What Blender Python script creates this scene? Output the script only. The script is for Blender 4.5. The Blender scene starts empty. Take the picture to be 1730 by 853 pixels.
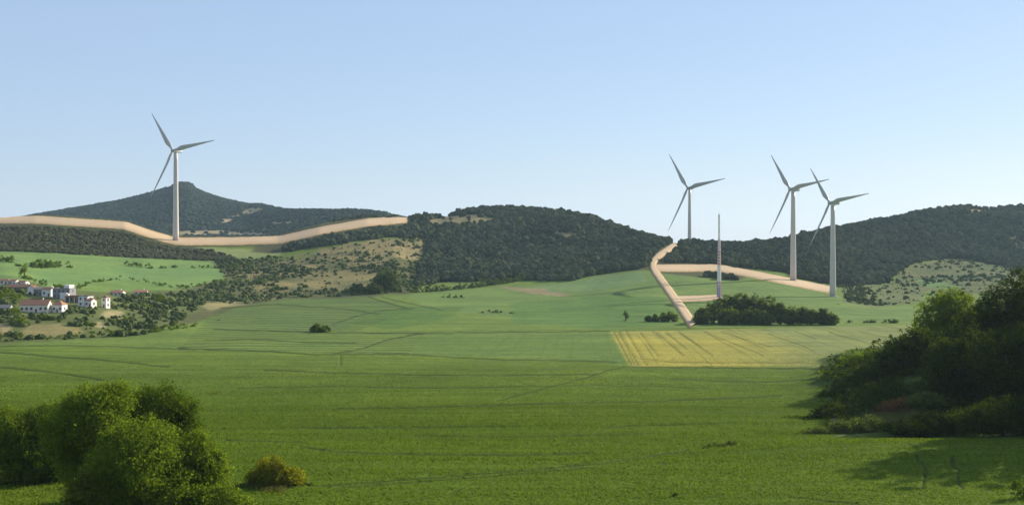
import bpy, math, random
import numpy as np
from math import radians as R

rng = np.random.default_rng(7)
random.seed(7)
scene = bpy.context.scene
C = scene.collection

# ------------------------------------------------------------------ camera, sky, sun, exposure
F, CX, HY, HC = 2000.0, 865.0, 400.0, 50.0      # focal length, centre and eye level in pixels of the 1730 px photograph; eye height in metres
cam_d = bpy.data.cameras.new('camera')
cam = bpy.data.objects.new('camera', cam_d)
C.objects.link(cam)
cam.location = (0, 0, HC)
cam.rotation_euler = (R(90), 0, 0)
cam_d.sensor_width = 36.0
cam_d.lens = 36.0 * F / 1730.0
cam_d.shift_y = -(426.5 - HY) / 1730.0
cam_d.clip_start = 0.5
cam_d.clip_end = 60000
scene.camera = cam

SUN_AZ, SUN_EL = 52.0, 22.0                      # degrees to the right of the view, above the horizon
world = bpy.data.worlds.new('World')
scene.world = world
world.use_nodes = True
wn = world.node_tree.nodes
wl = world.node_tree.links
bg = wn['Background']
sky = wn.new('ShaderNodeTexSky')
sky.sky_type = 'NISHITA'
sky.sun_disc = False
sky.sun_elevation = R(SUN_EL)
sky.sun_rotation = R(SUN_AZ)
sky.altitude = 300
sky.air_density = 1.0
sky.dust_density = 0.3
sky.ozone_density = 2.0
veil = wn.new('ShaderNodeMix'); veil.data_type = 'RGBA'      # pale summer haze high in the air evens the clear-sky colours out
veil.inputs[0].default_value = .76
veil.inputs[7].default_value = (1.66, 2.14, 3.12, 1)
wl.new(sky.outputs[0], veil.inputs[6])
wl.new(veil.outputs[2], bg.inputs[0])
bg.inputs[1].default_value = 0.143

sun_d = bpy.data.lights.new('sun', 'SUN')
sun = bpy.data.objects.new('sun', sun_d)
C.objects.link(sun)
sun_d.energy = 5.0
sun_d.angle = R(0.6)
sun_d.color = (1.0, 0.93, 0.80)
sun.rotation_euler = (R(90 - SUN_EL), 0, R(180 - SUN_AZ))
sun.location = (200, 200, 400)

scene.view_settings.view_transform = 'Standard'
scene.view_settings.look = 'None'
scene.view_settings.exposure = 0.66
scene.view_settings.gamma = 1.0
scene.view_settings.use_curve_mapping = False
scene.render.engine = 'CYCLES'
cy = scene.cycles
cy.max_bounces = 6
cy.diffuse_bounces = 3
cy.glossy_bounces = 2
cy.transmission_bounces = 3
cy.volume_bounces = 1
cy.transparent_max_bounces = 8
cy.use_denoising = True
cy.use_adaptive_sampling = True
cy.adaptive_threshold = 0.006


# ------------------------------------------------------------------ small helpers
def tag(o, label=None, cat=None, group=None, kind=None):
    if label: o['label'] = label
    if cat: o['category'] = cat
    if group: o['group'] = group
    if kind: o['kind'] = kind
    return o


def empty(name, loc, label, cat, group=None, rz=0.0):
    o = bpy.data.objects.new(name, None)
    C.objects.link(o)
    o.location = loc
    o.rotation_euler = (0, 0, rz)
    o.empty_display_size = 1.0
    return tag(o, label, cat, group)


def link_mesh(name, me, mats, parent=None):
    o = bpy.data.objects.new(name, me)
    C.objects.link(o)
    for m in (mats if isinstance(mats, (list, tuple)) else [mats]):
        if m and m.name not in [x.name for x in me.materials if x]:
            me.materials.append(m)
    if parent: o.parent = parent
    return o


def np_mesh(name, verts, faces, smooth=False, mat_idx=None):
    """verts (n,3), faces (m,k) with one k"""
    me = bpy.data.meshes.new(name)
    verts = np.asarray(verts, np.float32)
    faces = np.asarray(faces, np.int32)
    nf, k = faces.shape
    me.vertices.add(len(verts))
    me.vertices.foreach_set('co', verts.ravel())
    me.loops.add(nf * k)
    me.loops.foreach_set('vertex_index', faces.ravel())
    me.polygons.add(nf)
    me.polygons.foreach_set('loop_start', np.arange(0, nf * k, k, dtype=np.int32))
    me.polygons.foreach_set('loop_total', np.full(nf, k, np.int32))
    me.polygons.foreach_set('use_smooth', np.full(nf, smooth, dtype=bool))
    if mat_idx is not None:
        me.polygons.foreach_set('material_index', np.asarray(mat_idx, np.int32))
    me.update()
    me.validate()
    return me


class MB:
    """collects boxes, prisms, tubes into one mesh"""
    def __init__(s): s.v, s.f, s.m = [], [], []

    def add(s, vs, fs, mi=0):
        b = len(s.v)
        s.v += [tuple(v) for v in vs]
        s.f += [tuple(b + i for i in f) for f in fs]
        s.m += [mi] * len(fs)

    def box(s, x0, x1, y0, y1, z0, z1, mi=0):
        vs = [(x, y, z) for z in (z0, z1) for y in (y0, y1) for x in (x0, x1)]
        s.add(vs, [(0, 2, 3, 1), (4, 5, 7, 6), (0, 1, 5, 4), (2, 6, 7, 3), (0, 4, 6, 2), (1, 3, 7, 5)], mi)

    def frustum(s, cx, cyy, z0, z1, hx0, hy0, hx1, hy1, mi=0):
        vs = [(cx - hx0, cyy - hy0, z0), (cx + hx0, cyy - hy0, z0), (cx + hx0, cyy + hy0, z0), (cx - hx0, cyy + hy0, z0),
              (cx - hx1, cyy - hy1, z1), (cx + hx1, cyy - hy1, z1), (cx + hx1, cyy + hy1, z1), (cx - hx1, cyy + hy1, z1)]
        s.add(vs, [(3, 2, 1, 0), (4, 5, 6, 7), (0, 1, 5, 4), (1, 2, 6, 5), (2, 3, 7, 6), (3, 0, 4, 7)], mi)

    def tube(s, pts, rad, n=8, mi=0, cap=True):
        pts = [np.array(p, float) for p in pts]
        rings = []
        ref = np.array([0.31, 0.2, 0.93])
        for i, p in enumerate(pts):
            d = (pts[min(i + 1, len(pts) - 1)] - pts[max(i - 1, 0)])
            d /= np.linalg.norm(d) + 1e-9
            a = np.cross(d, ref if abs(d @ ref) < .93 else np.array([1., 0, 0]))
            a /= np.linalg.norm(a)
            b = np.cross(d, a)
            rings.append([tuple(p + rad[i] * (math.cos(t) * a + math.sin(t) * b)) for t in [2 * math.pi * k / n for k in range(n)]])
        vs = [v for r in rings for v in r]
        fs = []
        for i in range(len(pts) - 1):
            for k in range(n):
                fs.append((i * n + k, i * n + (k + 1) % n, (i + 1) * n + (k + 1) % n, (i + 1) * n + k))
        if cap:
            fs.append(tuple(range(n))[::-1])
            fs.append(tuple((len(pts) - 1) * n + k for k in range(n)))
        s.add(vs, fs, mi)

    def build(s, name, mats, parent=None, smooth=False):
        me = bpy.data.meshes.new(name)
        me.from_pydata(s.v, [], s.f)
        for p, mi in zip(me.polygons, s.m):
            p.material_index = mi
            p.use_smooth = smooth
        me.update()
        o = bpy.data.objects.new(name, me)
        C.objects.link(o)
        for m in (mats if isinstance(mats, (list, tuple)) else [mats]):
            me.materials.append(m)
        if parent: o.parent = parent
        return o


# ---- noise
_lat = np.random.default_rng(11).random((256, 256))


def vnoise(x, y):
    xi, yi = np.floor(x).astype(int), np.floor(y).astype(int)
    fx, fy = x - xi, y - yi
    fx = fx * fx * (3 - 2 * fx); fy = fy * fy * (3 - 2 * fy)
    a = _lat[xi & 255, yi & 255]; b = _lat[(xi + 1) & 255, yi & 255]
    c = _lat[xi & 255, (yi + 1) & 255]; d = _lat[(xi + 1) & 255, (yi + 1) & 255]
    return (a * (1 - fx) + b * fx) * (1 - fy) + (c * (1 - fx) + d * fx) * fy


def fbm(x, y, oct=4, gain=.5):
    s, a, t = 0, 1.0, 0
    for i in range(oct):
        s = s + a * (vnoise(x * 2 ** i + 17.3 * i, y * 2 ** i + 9.1 * i) - .5)
        t += a
        a *= gain
    return s / t


def sstep(a, b, x):
    t = np.clip((x - a) / (b - a), 0, 1)
    return t * t * (3 - 2 * t)


def pchip(x, y, q):
    x = np.asarray(x, float); y = np.asarray(y, float); q = np.asarray(q, float)
    h = np.diff(x); d = np.diff(y) / h
    m = np.zeros_like(y)
    m[0], m[-1] = d[0], d[-1]
    for i in range(1, len(x) - 1):
        if d[i - 1] * d[i] > 0:
            w1, w2 = 2 * h[i] + h[i - 1], h[i] + 2 * h[i - 1]
            m[i] = (w1 + w2) / (w1 / d[i - 1] + w2 / d[i])
    i = np.clip(np.searchsorted(x, q) - 1, 0, len(x) - 2)
    t = np.clip((q - x[i]) / h[i], 0, 1)
    t2, t3 = t * t, t * t * t
    return (2 * t3 - 3 * t2 + 1) * y[i] + (t3 - 2 * t2 + t) * h[i] * m[i] + (-2 * t3 + 3 * t2) * y[i + 1] + (t3 - t2) * h[i] * m[i + 1]


def inpoly(px, py, poly):
    poly = np.asarray(poly, float)
    r = np.zeros(px.shape, bool)
    j = len(poly) - 1
    for i in range(len(poly)):
        xi, yi = poly[i]; xj, yj = poly[j]
        if yi != yj:
            c = ((yi > py) != (yj > py)) & (px < (xj - xi) * (py - yi) / (yj - yi) + xi)
            r ^= c
        j = i
    return r


def dist_poly(px, py, line):
    """distance to a polyline"""
    d = np.full(px.shape, 1e9)
    for (x0, y0), (x1, y1) in zip(line[:-1], line[1:]):
        vx, vy = x1 - x0, y1 - y0
        t = np.clip(((px - x0) * vx + (py - y0) * vy) / (vx * vx + vy * vy + 1e-9), 0, 1)
        d = np.minimum(d, np.hypot(px - x0 - t * vx, py - y0 - t * vy))
    return d


# ------------------------------------------------------------------ the lie of the land
# bearings are written as pixel columns of the photograph; every knot is (row, distance) and becomes a height in metres
NEAR = [(900, 168), (853, 186), (800, 215), (720, 290), (650, 375), (620, 430), (600, 480)]
COLS = {
    0:    [(580, 545), (560, 590), (528, 660), (500, 745), (470, 880), (424, 1250)],
    80:   [(582, 545), (562, 590), (528, 675), (500, 760), (478, 900), (427, 1250)],
    150:  [(586, 545), (566, 590), (540, 655), (507, 760), (488, 880), (432, 1250)],
    230:  [(588, 545), (570, 590), (545, 680), (510, 810), (493, 920), (437, 1250)],
    300:  [(585, 545), (565, 610), (540, 720), (510, 860), (485, 1000), (440, 1280)],
    433:  [(580, 550), (560, 650), (530, 800), (505, 960), (478, 1100), (437, 1330)],
    560:  [(580, 550), (560, 650), (535, 780), (505, 980), (480, 1120), (440, 1300)],
    660:  [(580, 550), (560, 650), (535, 780), (510, 940), (490, 1070), (440, 1300)],
    730:  [(580, 550), (560, 650), (535, 780), (510, 940), (483, 1120), (440, 1380)],
    866:  [(580, 550), (560, 650), (535, 790), (510, 950), (480, 1130), (440, 1400)],
    980:  [(580, 550), (560, 650), (535, 790), (510, 950), (470, 1150), (430, 1400)],
    1090: [(580, 550), (560, 650), (535, 790), (500, 980), (457, 1170), (430, 1330)],
    1200: [(580, 550), (560, 650), (540, 770), (510, 940), (468, 1150), (440, 1300)],
    1300: [(580, 550), (560, 650), (540, 770), (510, 940), (472, 1150), (440, 1330)],
    1400: [(580, 550), (560, 650), (540, 770), (510, 960), (488, 1130), (440, 1430)],
    1500: [(580, 550), (560, 650), (540, 770), (515, 970), (490, 1180), (440, 1520)],
    1620: [(580, 550), (560, 650), (540, 770), (515, 970), (480, 1250), (440, 1600)],
    1730: [(580, 550), (560, 650), (540, 770), (515, 970), (480, 1250), (440, 1620)],
}
for k in (-500, -2500): COLS[k] = COLS[0]
for k in (2200, 4300): COLS[k] = COLS[1730]
# crest of the near hills: column, row, distance, height of the trees on it
CREST = [(-2500, 380, 1800, 3), (-500, 372, 1750, 3), (0, 369, 1700, 0), (60, 364, 1700, 0), (100, 365, 1690, 0), (210, 374, 1640, 0), (250, 388, 1600, 0),
         (285, 398.5, 1570, 0), (300, 400, 1560, 0), (400, 399.5, 1560, 0), (470, 397.5, 1570, 0), (540, 380, 1620, 0), (620, 368.5, 1700, 0),
         (690, 368.5, 1760, 1), (740, 366, 1800, 3), (800, 353, 1830, 4), (840, 350, 1840, 4.5), (900, 351, 1830, 4.5), (960, 357, 1800, 4.5),
         (1000, 365, 1770, 4.5), (1040, 382, 1720, 4.5), (1080, 395, 1650, 4.5), (1130, 406, 1560, 4.5), (1150, 411, 1530, 3), (1200, 412.5, 1520, 4.5), (1250, 413, 1530, 4.5),
         (1300, 411, 1570, 4.5), (1345, 400, 1640, 4.5), (1370, 391, 1690, 4.5), (1400, 384, 1750, 4.5), (1440, 378, 1800, 4.5),
         (1500, 371, 1880, 4.5), (1560, 356, 1960, 4.5), (1620, 346, 2050, 4), (1660, 349, 2080, 4), (1730, 346, 2120, 4), (2200, 350, 2200, 4), (4300, 380, 2300, 4)]
# crest of the far mountain
FAR = [(-2500, 392, 4300), (-500, 384, 4300), (0, 374, 4200), (60, 363, 4200), (150, 348, 4200), (200, 340, 4200), (250, 328, 4200), (280, 319, 4200), (291, 316.5, 4200), (298, 310.5, 4200),
       (305, 309.5, 4200), (319, 309.5, 4200), (325, 314, 4190), (330, 319.5, 4180), (345, 326.5, 4140), (360, 332, 4100), (390, 340, 4000), (420, 347, 3800), (445, 348.5, 3500), (480, 355, 3200),
       (540, 355, 3000), (600, 355.5, 2900), (640, 359, 2850), (690, 370, 2800), (740, 382, 2800), (800, 395, 2800), (1000, 404, 2800), (1100, 415, 2800), (1400, 415, 2900), (4300, 415, 2900)]
ck = np.array(sorted(COLS))
cr = np.array(CREST, float)
fr = np.array(FAR, float)

PX = np.concatenate([np.arange(-2500, -400, 60), np.arange(-400, -60, 12), np.arange(-60, 1790, 3.0), np.arange(1790, 2130, 12), np.arange(2130, 4301, 60)])
rowsY = [np.array([20, 40, 60, 80, 100, 115, 130, 140, 150, 156, 162.])]
yy = np.arange(880, 600, -1.0)
rowsY.append(pchip([-p for p, _ in NEAR], [y for _, y in NEAR], -yy))
rowsY.append(np.arange(481.5, 720, 2.2))
rowsY.append(np.arange(720, 2140, 3.6))
rowsY.append(np.arange(2140, 4400, 14))
rowsY.append(np.array([4450, 4600, 5000, 6000, 8000, 11000, 15000.]))
YR = np.concatenate(rowsY)


def zof(py, Y): return HC - (py - HY) * Y / F


def make_heights():
    K = [[pchip(ck, [COLS[c][k][j] for c in ck], PX) for j in (0, 1)] for k in range(6)]
    cpy, cY, cT = (np.interp(PX, cr[:, 0], cr[:, i]) for i in (1, 2, 3))
    fpy, fY = (np.interp(PX, fr[:, 0], fr[:, i]) for i in (1, 2))
    Z = np.zeros((len(PX), len(YR)))
    for i in range(len(PX)):
        ys = [15, 60] + [y for _, y in NEAR] + [K[k][1][i] for k in range(6)]
        zs = [46, 33] + [zof(p, y) for p, y in NEAR] + [zof(K[k][0][i], K[k][1][i]) for k in range(6)]
        zc = zof(cpy[i], cY[i]) - cT[i]
        ys.append(cY[i]); zs.append(zc)
        zv = min(zc - 22, 34.0)
        ys += [cY[i] + 330, max(cY[i] + 560, 2300)]
        zs += [zv, zv - 2]
        zf = zof(fpy[i], fY[i]) - 4
        ys += [fY[i], fY[i] + 900, 15100]
        zs += [zf, min(zf - 60, 0.), -60]
        Z[i] = pchip(ys, zs, YR)
    return Z, K


Z, KN = make_heights()
PG, YG = np.meshgrid(PX, YR, indexing='ij')
XG = (PG - CX) / F * YG
hill = sstep(1150, 1400, YG)
Z += hill * (1 - .5 * sstep(3400, 4300, YG)) * (fbm(XG / 170, YG / 170, 4) * 9.0)
Z += sstep(150, 300, YG) * (1 - hill) * fbm(XG / 90 + 5, YG / 90, 3) * 1.6
Z += sstep(2400, 3200, YG) * fbm(XG / 420 + 3, YG / 420, 4) * 22 * (1 - sstep(3500, 4150, YG) * .8)
# the wooded bank on the right and the swell of field in front of it
BANK_H = 25 * sstep(.225, .46, XG / YG + .012 * fbm(XG / 25, YG / 25, 3)) * sstep(262, 398, YG) * (1 - sstep(405, 540, YG))
Z += BANK_H
Z += 1.9 * sstep(30, 80, XG) * np.exp(-((YG - 243) / 20) ** 2)
# village knoll
PYG = HY + (HC - Z) * F / YG

TRACKS = [
    (1.3, [(0, 595), (60, 600), (150, 606), (230, 614), (285, 619)]),
    (1.4, [(0, 620), (60, 625), (120, 633), (175, 642)]),
    (1.2, [(445, 625), (600, 630), (720, 633), (866, 633), (1010, 631)]),
    (1.2, [(560, 690), (700, 688), (780, 685), (866, 683), (950, 680), (1100, 677), (1240, 672), (1320, 667)]),
    (1.2, [(490, 722), (620, 722), (740, 721), (880, 719)]),
    (1.3, [(505, 753), (560, 761), (620, 765), (740, 767), (880, 768), (1000, 764)]),
    (1.6, [(520, 821), (630, 813), (740, 805), (866, 795), (1000, 783), (1080, 773), (1160, 760)]),
    (1.2, [(560, 824), (640, 818), (745, 810), (870, 800), (1005, 788)]),
    (1.1, [(840, 676), (920, 655), (985, 638), (1040, 622), (1055, 619)]),
    (1.0, [(1015, 722), (1060, 719), (1150, 716), (1240, 713)]),
    (1.2, [(300, 588), (433, 592), (520, 598), (580, 598), (690, 598), (780, 604), (866, 607), (1010, 609), (1040, 612)]),
    (1.1, [(555, 598), (580, 594), (615, 588), (650, 575), (685, 567), (720, 562)]),
    (0.9, [(360, 556), (433, 558), (500, 560), (560, 562), (690, 562), (720, 562), (866, 561), (1030, 559)]),
    (1.1, [(622, 502), (660, 514), (692, 521)]),
    (0.8, [(645, 502), (680, 510), (745, 523)]),
    (1.6, [(1062, 619), (1200, 620), (1430, 623)]),
    (4.2, [(1545, 768), (1557, 786), (1560, 800), (1557, 822)]),
    (4.2, [(1606, 772), (1618, 792), (1621, 808), (1622, 824)]),
    (1.2, [(575, 597), (576, 616)]),
    (1.7, [(1037, 562), (1067, 617)]), (1.6, [(1047, 562), (1078, 617)]), (1.6, [(1058, 561), (1092, 616)]), (1.5, [(1082, 562), (1112, 602)]),
    (1.5, [(1109, 562), (1154, 600)]), (1.2, [(1125, 562), (1160, 590)]), (1.0, [(1147, 562), (1204, 600)]), (.9, [(1190, 560), (1288, 600)]), (.7, [(1218, 561), (1300, 585)]),
    (.9, [(1297, 563), (1375, 592)]), (.8, [(1343, 560), (1378, 572)]), (.8, [(1400, 562), (1470, 580)]), (.7, [(1450, 560), (1520, 574)]),
    (.9, [(1080, 606), (1140, 612), (1240, 612), (1330, 613), (1420, 613)]),
    (0.9, [(370, 520), (470, 514), (560, 520), (640, 530)]),
    (0.9, [(560, 548), (600, 535), (640, 524), (700, 520)]),
    (0.8, [(340, 575), (420, 572), (520, 578), (600, 580)]),
    (1.0, [(1450, 850), (1400, 846), (1330, 838)]),
    (1.0, [(650, 852), (740, 838), (800, 815)]),
    (0.9, [(400, 655), (560, 652), (760, 655), (1000, 650), (1200, 655)]),
    (0.9, [(380, 742), (430, 744), (520, 747)]),
    (0.8, [(700, 735), (860, 738), (1100, 732)]),
    (0.8, [(0, 585), (100, 583), (200, 585), (330, 590)]),
    (0.8, [(1130, 640), (1280, 645), (1380, 640)]),
]
track = np.zeros_like(Z)
sel = (YG > 150) & (YG < 1250) & (PG > -100) & (PG < 1800)
for w, ln in TRACKS:
    x0 = min(p[0] for p in ln) - 8; x1 = max(p[0] for p in ln) + 8
    y0 = min(p[1] for p in ln) - 6; y1 = max(p[1] for p in ln) + 6
    m = sel & (PG > x0) & (PG < x1) & (PYG > y0) & (PYG < y1)
    jit = fbm(PG[m] / 18, PG[m] * 0 + w * 7, 3) * 3
    if w > 2: jit = 0; PGm = PG[m] + 16 * fbm(PYG[m] / 14, PG[m] * 0 + ln[0][0], 4, .6)
    else: PGm = PG[m]
    d = dist_poly(PGm, PYG[m] + jit, ln)
    if w > 2: d = d * (.6 + 1.6 * vnoise(PYG[m] / 7, PG[m] / 4))
    brk = .55 + .9 * (fbm(PG[m] / 40 + ln[0][1], PYG[m] / 9, 2) + .35)
    track[m] = np.maximum(track[m], np.clip(1.25 - d / (w * 1.15), 0, 1) * np.clip(brk + .15, 0.2, 1))
Z -= track * .25


def Zat(X, Y):
    px = CX + X * F / Y
    i = np.clip(np.searchsorted(PX, px) - 1, 0, len(PX) - 2)
    j = np.clip(np.searchsorted(YR, Y) - 1, 0, len(YR) - 2)
    a = (px - PX[i]) / (PX[i + 1] - PX[i]); b = (Y - YR[j]) / (YR[j + 1] - YR[j])
    return (Z[i, j] * (1 - a) + Z[i + 1, j] * a) * (1 - b) + (Z[i, j + 1] * (1 - a) + Z[i + 1, j + 1] * a) * b


def ground(px, py):
    """where the sight line through a pixel first meets the land"""
    i = int(np.clip(np.searchsorted(PX, px) - 1, 0, len(PX) - 2))
    a = (px - PX[i]) / (PX[i + 1] - PX[i])
    col = Z[i] * (1 - a) + Z[i + 1] * a
    pr = HY + (HC - col) * F / YR
    ok = np.where((pr <= py) & (YR > 150))[0]
    if len(ok) == 0:
        j = int(np.argmin(np.where((YR > 150) & (YR < 2300), pr, 1e9))); Y = YR[j]
    else:
        j = ok[0]
        if j == 0: Y = YR[0]
        else:
            t = (pr[j - 1] - py) / (pr[j - 1] - pr[j] + 1e-9)
            Y = YR[j - 1] + np.clip(t, 0, 1) * (YR[j] - YR[j - 1])
    X = (px - CX) / F * Y
    return float(X), float(Y), float(np.interp(Y, YR, col))


# ------------------------------------------------------------------ what grows where (base colours of the ground)
ROAD_W = [  # centre line and width in pixels
    (15, [(-60, 373), (0, 371), (70, 371.5), (120, 375), (211, 381), (255, 396), (292, 406.5), (310, 408), (400, 407.5), (474, 405), (540, 390), (620, 376), (688, 370)]),
    (15, [(1172, 551), (1148, 516), (1122, 480), (1104, 455), (1102, 446), (1108, 436), (1125, 424), (1142, 413)]),
    (14, [(1104, 453), (1160, 453), (1212, 452.5), (1260, 461), (1330, 475), (1402, 489.5)]),
    (11, [(1140, 505), (1180, 504), (1214, 502.5)]),
]


def road_mask(px, py, pad=0.0, below=0.0):
    m = np.zeros(px.shape, bool)
    for w, ln in ROAD_W:
        for dy in ((0, below * .5, below) if below else (0,)):
            m |= dist_poly(px, py - dy, ln) < w / 2 + pad
    return m


col = np.zeros(Z.shape + (3,))
wx = 9 * fbm(PG / 13, PYG / 6, 4, .6); wy = 5 * fbm(PG / 15 + 50, PYG / 5, 4, .6)
qx, qy = PG + wx * 2, PYG + wy


def paint(c, poly=None, mask=None, soft=None):
    m = inpoly(qx, qy, poly) if poly is not None else mask
    col[m] = c


GREEN_N = (.080, .122, .010)
GREEN_M = (.112, .160, .028)
GREEN_P = (.132, .186, .043)
GREEN_F = (.140, .200, .056)
OLIVE = (.105, .110, .045)
TAN = (.25, .20, .092)
FLOOR = (.085, .085, .040)
YELLOW = (.34, .295, .060)
col[:] = GREEN_N
t = sstep(720, 590, PYG)[..., None]
col[:] = np.array(GREEN_N) * (1 - t) + np.array(GREEN_M) * t
front = YG < 2250
paint(GREEN_P, [(0, 583), (330, 589), (433, 592), (580, 598), (690, 598), (866, 607), (1010, 609), (1062, 619), (1030, 560), (1180, 553), (1560, 548), (1760, 548), (1760, 500), (1100, 440), (500, 480), (300, 520), (0, 540)])
paint((.122, .180, .044), [(690, 598), (720, 563), (1030, 561), (1062, 617), (1010, 609), (866, 606)])
paint((.118, .168, .048), [(345, 556), (370, 525), (440, 503), (560, 500), (625, 503), (700, 523), (640, 540), (560, 560)])
paint((.145, .190, .058), [(690, 524), (740, 500), (790, 506), (860, 512), (800, 522)])
paint(GREEN_F, [(1090, 458), (1130, 462), (1250, 475), (1330, 480), (1405, 500), (1560, 520), (1560, 546), (1190, 548), (1130, 510)])
paint(GREEN_F, [(680, 500), (760, 490), (866, 485), (960, 476), (1010, 466), (1090, 457), (1130, 505), (1050, 545), (866, 540), (745, 522)])
paint((.108, .176, .048), [(866, 512), (1010, 500), (1120, 500), (1148, 545), (1000, 556), (866, 545)])
paint((.150, .215, .080), [(900, 485), (960, 478), (1010, 468), (1085, 459), (1095, 475), (990, 492), (930, 494)])
paint((.100, .160, .040), [(590, 545), (640, 527), (700, 517), (790, 520), (730, 545), (660, 556)])
paint((.25, .20, .11), [(840, 484), (866, 485), (920, 488), (965, 500), (935, 500), (890, 494)])
# left: pale fields beyond the village
paint((.160, .238, .070), [(-400, 424), (0, 424), (60, 426), (200, 434), (360, 441), (440, 441), (420, 470), (300, 490), (150, 500), (0, 500), (-400, 500)])
paint((.150, .236, .074), [(60, 452), (200, 449), (420, 452), (390, 474), (250, 472), (130, 476), (100, 490), (60, 475)])
paint((.145, .215, .056), [(120, 491), (180, 475), (235, 474), (290, 490), (200, 500)])
paint((.25, .26, .10), [(300, 489), (380, 481), (440, 483), (440, 488), (330, 493)])
# hill foot scrub and dry slopes
paint(OLIVE, [(360, 440), (500, 440), (560, 420), (700, 400), (722, 410), (712, 440), (700, 478), (690, 495), (600, 503), (480, 506), (400, 520), (330, 545), (240, 560), (230, 500), (300, 492), (380, 470)])
paint((.20, .235, .085), [(320, 418), (400, 420), (490, 425), (440, 437), (380, 437), (340, 425)])
def blend(c, poly, amt, nx=30., ny=30., k=3.5):
    m = inpoly(qx, qy, poly)
    a = np.clip(amt + k * fbm(XG[m] / nx + 31, YG[m] / ny + poly[0][0], 5, .6), 0, 1)[:, None]
    col[m] = col[m] * (1 - a) + np.array(c) * a


blend((.225, .185, .080), [(400, 455), (500, 430), (560, 417), (640, 404), (700, 400), (717, 404), (720, 415), (710, 445), (640, 452), (560, 446), (520, 455), (460, 470), (400, 470)], .62)
blend(TAN, [(520, 426), (640, 404), (717, 402), (720, 415), (712, 438), (650, 436), (600, 424), (540, 432)], .45)
blend((.225, .19, .08), [(425, 482), (500, 463), (560, 458), (640, 455), (660, 470), (620, 492), (520, 492), (440, 490)], .75)
paint((.25, .22, .10), [(340, 515), (390, 505), (450, 498), (480, 503), (420, 512), (350, 525)])
# village slope
paint((.115, .135, .045), [(-400, 480), (0, 472), (60, 478), (90, 490), (200, 493), (260, 490), (330, 490), (340, 520), (300, 548), (240, 566), (130, 574), (0, 580), (-400, 590)])
paint((.33, .265, .13), [(0, 546), (18, 550), (15, 562), (0, 565)])
paint((.24, .205, .085), [(36, 556), (60, 548), (100, 546), (140, 556), (140, 564), (80, 568), (40, 566)])
for (ex, ey, ew, eh) in ((190, 530, 16, 6), (170, 548, 11, 5), (207, 542, 8, 4)):
    paint((.33, .275, .13), mask=((qx - ex) / ew) ** 2 + ((qy - ey) / eh) ** 2 < 1)
paint((.080, .085, .036), [(-400, 350), (740, 350), (740, 380), (620, 393), (540, 404), (480, 416), (290, 418), (210, 393), (0, 381), (-400, 381)])
# hills: forest floor, clearings
crest_py = np.interp(PX, cr[:, 0], cr[:, 1])[:, None]
FOREST_MAIN = [(425, 426), (432, 412), (500, 402), (560, 390), (640, 376), (690, 366), (740, 360), (800, 345), (900, 340), (1000, 355), (1100, 390), (1200, 404), (1300, 402), (1400, 370), (1560, 340), (1760, 335), (1760, 462),
               (1690, 447), (1640, 440), (1600, 437), (1560, 441), (1535, 447), (1520, 460), (1490, 478), (1430, 484), (1400, 480), (1345, 470), (1330, 459), (1290, 456), (1262, 455), (1256, 473), (1200, 470), (1120, 462), (1090, 456),
               (1060, 458), (1000, 466), (960, 475), (880, 473), (820, 476), (760, 476), (705, 482), (708, 455), (714, 438), (724, 412), (714, 401), (640, 402), (560, 414), (500, 424), (460, 428)]
CLEAR = [[(716, 377), (745, 366), (800, 361), (835, 368), (850, 377), (800, 381), (740, 382)],
         [(900, 420), (910, 404), (932, 398), (948, 382), (968, 381), (973, 393), (998, 397), (992, 410), (965, 408), (944, 415), (928, 427), (904, 428)],
         [(1618, 357), (1650, 351), (1720, 346), (1740, 346), (1740, 352), (1690, 356), (1650, 363), (1622, 364)],
         [(1700, 400), (1715, 395), (1740, 420), (1740, 432), (1715, 420)]]
CLEAR_FAR = [[(358, 379), (400, 362), (428, 351), (442, 349), (444, 354), (405, 370), (372, 381)],
             [(452, 377), (500, 372), (500, 378), (460, 381)], [(425, 388), (452, 385), (452, 391), (425, 393)],
             [(300, 391), (360, 388), (440, 394), (470, 391), (440, 399), (340, 399), (300, 397)], [(560, 373), (600, 371), (560, 376)]]
beyond = YG > np.interp(PX, cr[:, 0], cr[:, 2])[:, None]
fm = inpoly(PG, PYG, FOREST_MAIN) & ~beyond
paint(FLOOR, mask=fm)
for k_, p in enumerate(CLEAR): paint((.18, .155, .075) if k_ in (1, 3) else (.24, .20, .10), p)
paint(FLOOR, mask=beyond)
for p in CLEAR_FAR:
    m = beyond & inpoly(qx, qy, p); col[m] = (.34, .27, .15)
paint((.070, .075, .032), [(-400, 360), (0, 360), (210, 372), (290, 400), (420, 400), (480, 400), (400, 412), (330, 417), (380, 432), (400, 441), (360, 441), (200, 434), (60, 426), (0, 424), (-400, 424)])
col[beyond] = np.where(((col[beyond] - np.array([.34, .27, .15])) ** 2).sum(1)[:, None] < 1e-6, col[beyond], np.array(FLOOR))
paint((.098, .122, .046), [(1538, 448), (1600, 437), (1640, 439), (1690, 447), (1760, 460), (1760, 500), (1600, 495), (1560, 490), (1500, 478)])
blend((.15, .145, .062), [(1538, 448), (1600, 437), (1640, 439), (1690, 447), (1760, 460), (1760, 500), (1600, 495), (1560, 490), (1500, 478)], .35)
paint((.125, .195, .062), [(1545, 472), (1580, 470), (1625, 486), (1600, 490), (1560, 484)])
paint((.13, .15, .060), [(1425, 484), (1490, 478), (1560, 490), (1560, 508), (1480, 520), (1430, 512)])
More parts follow.
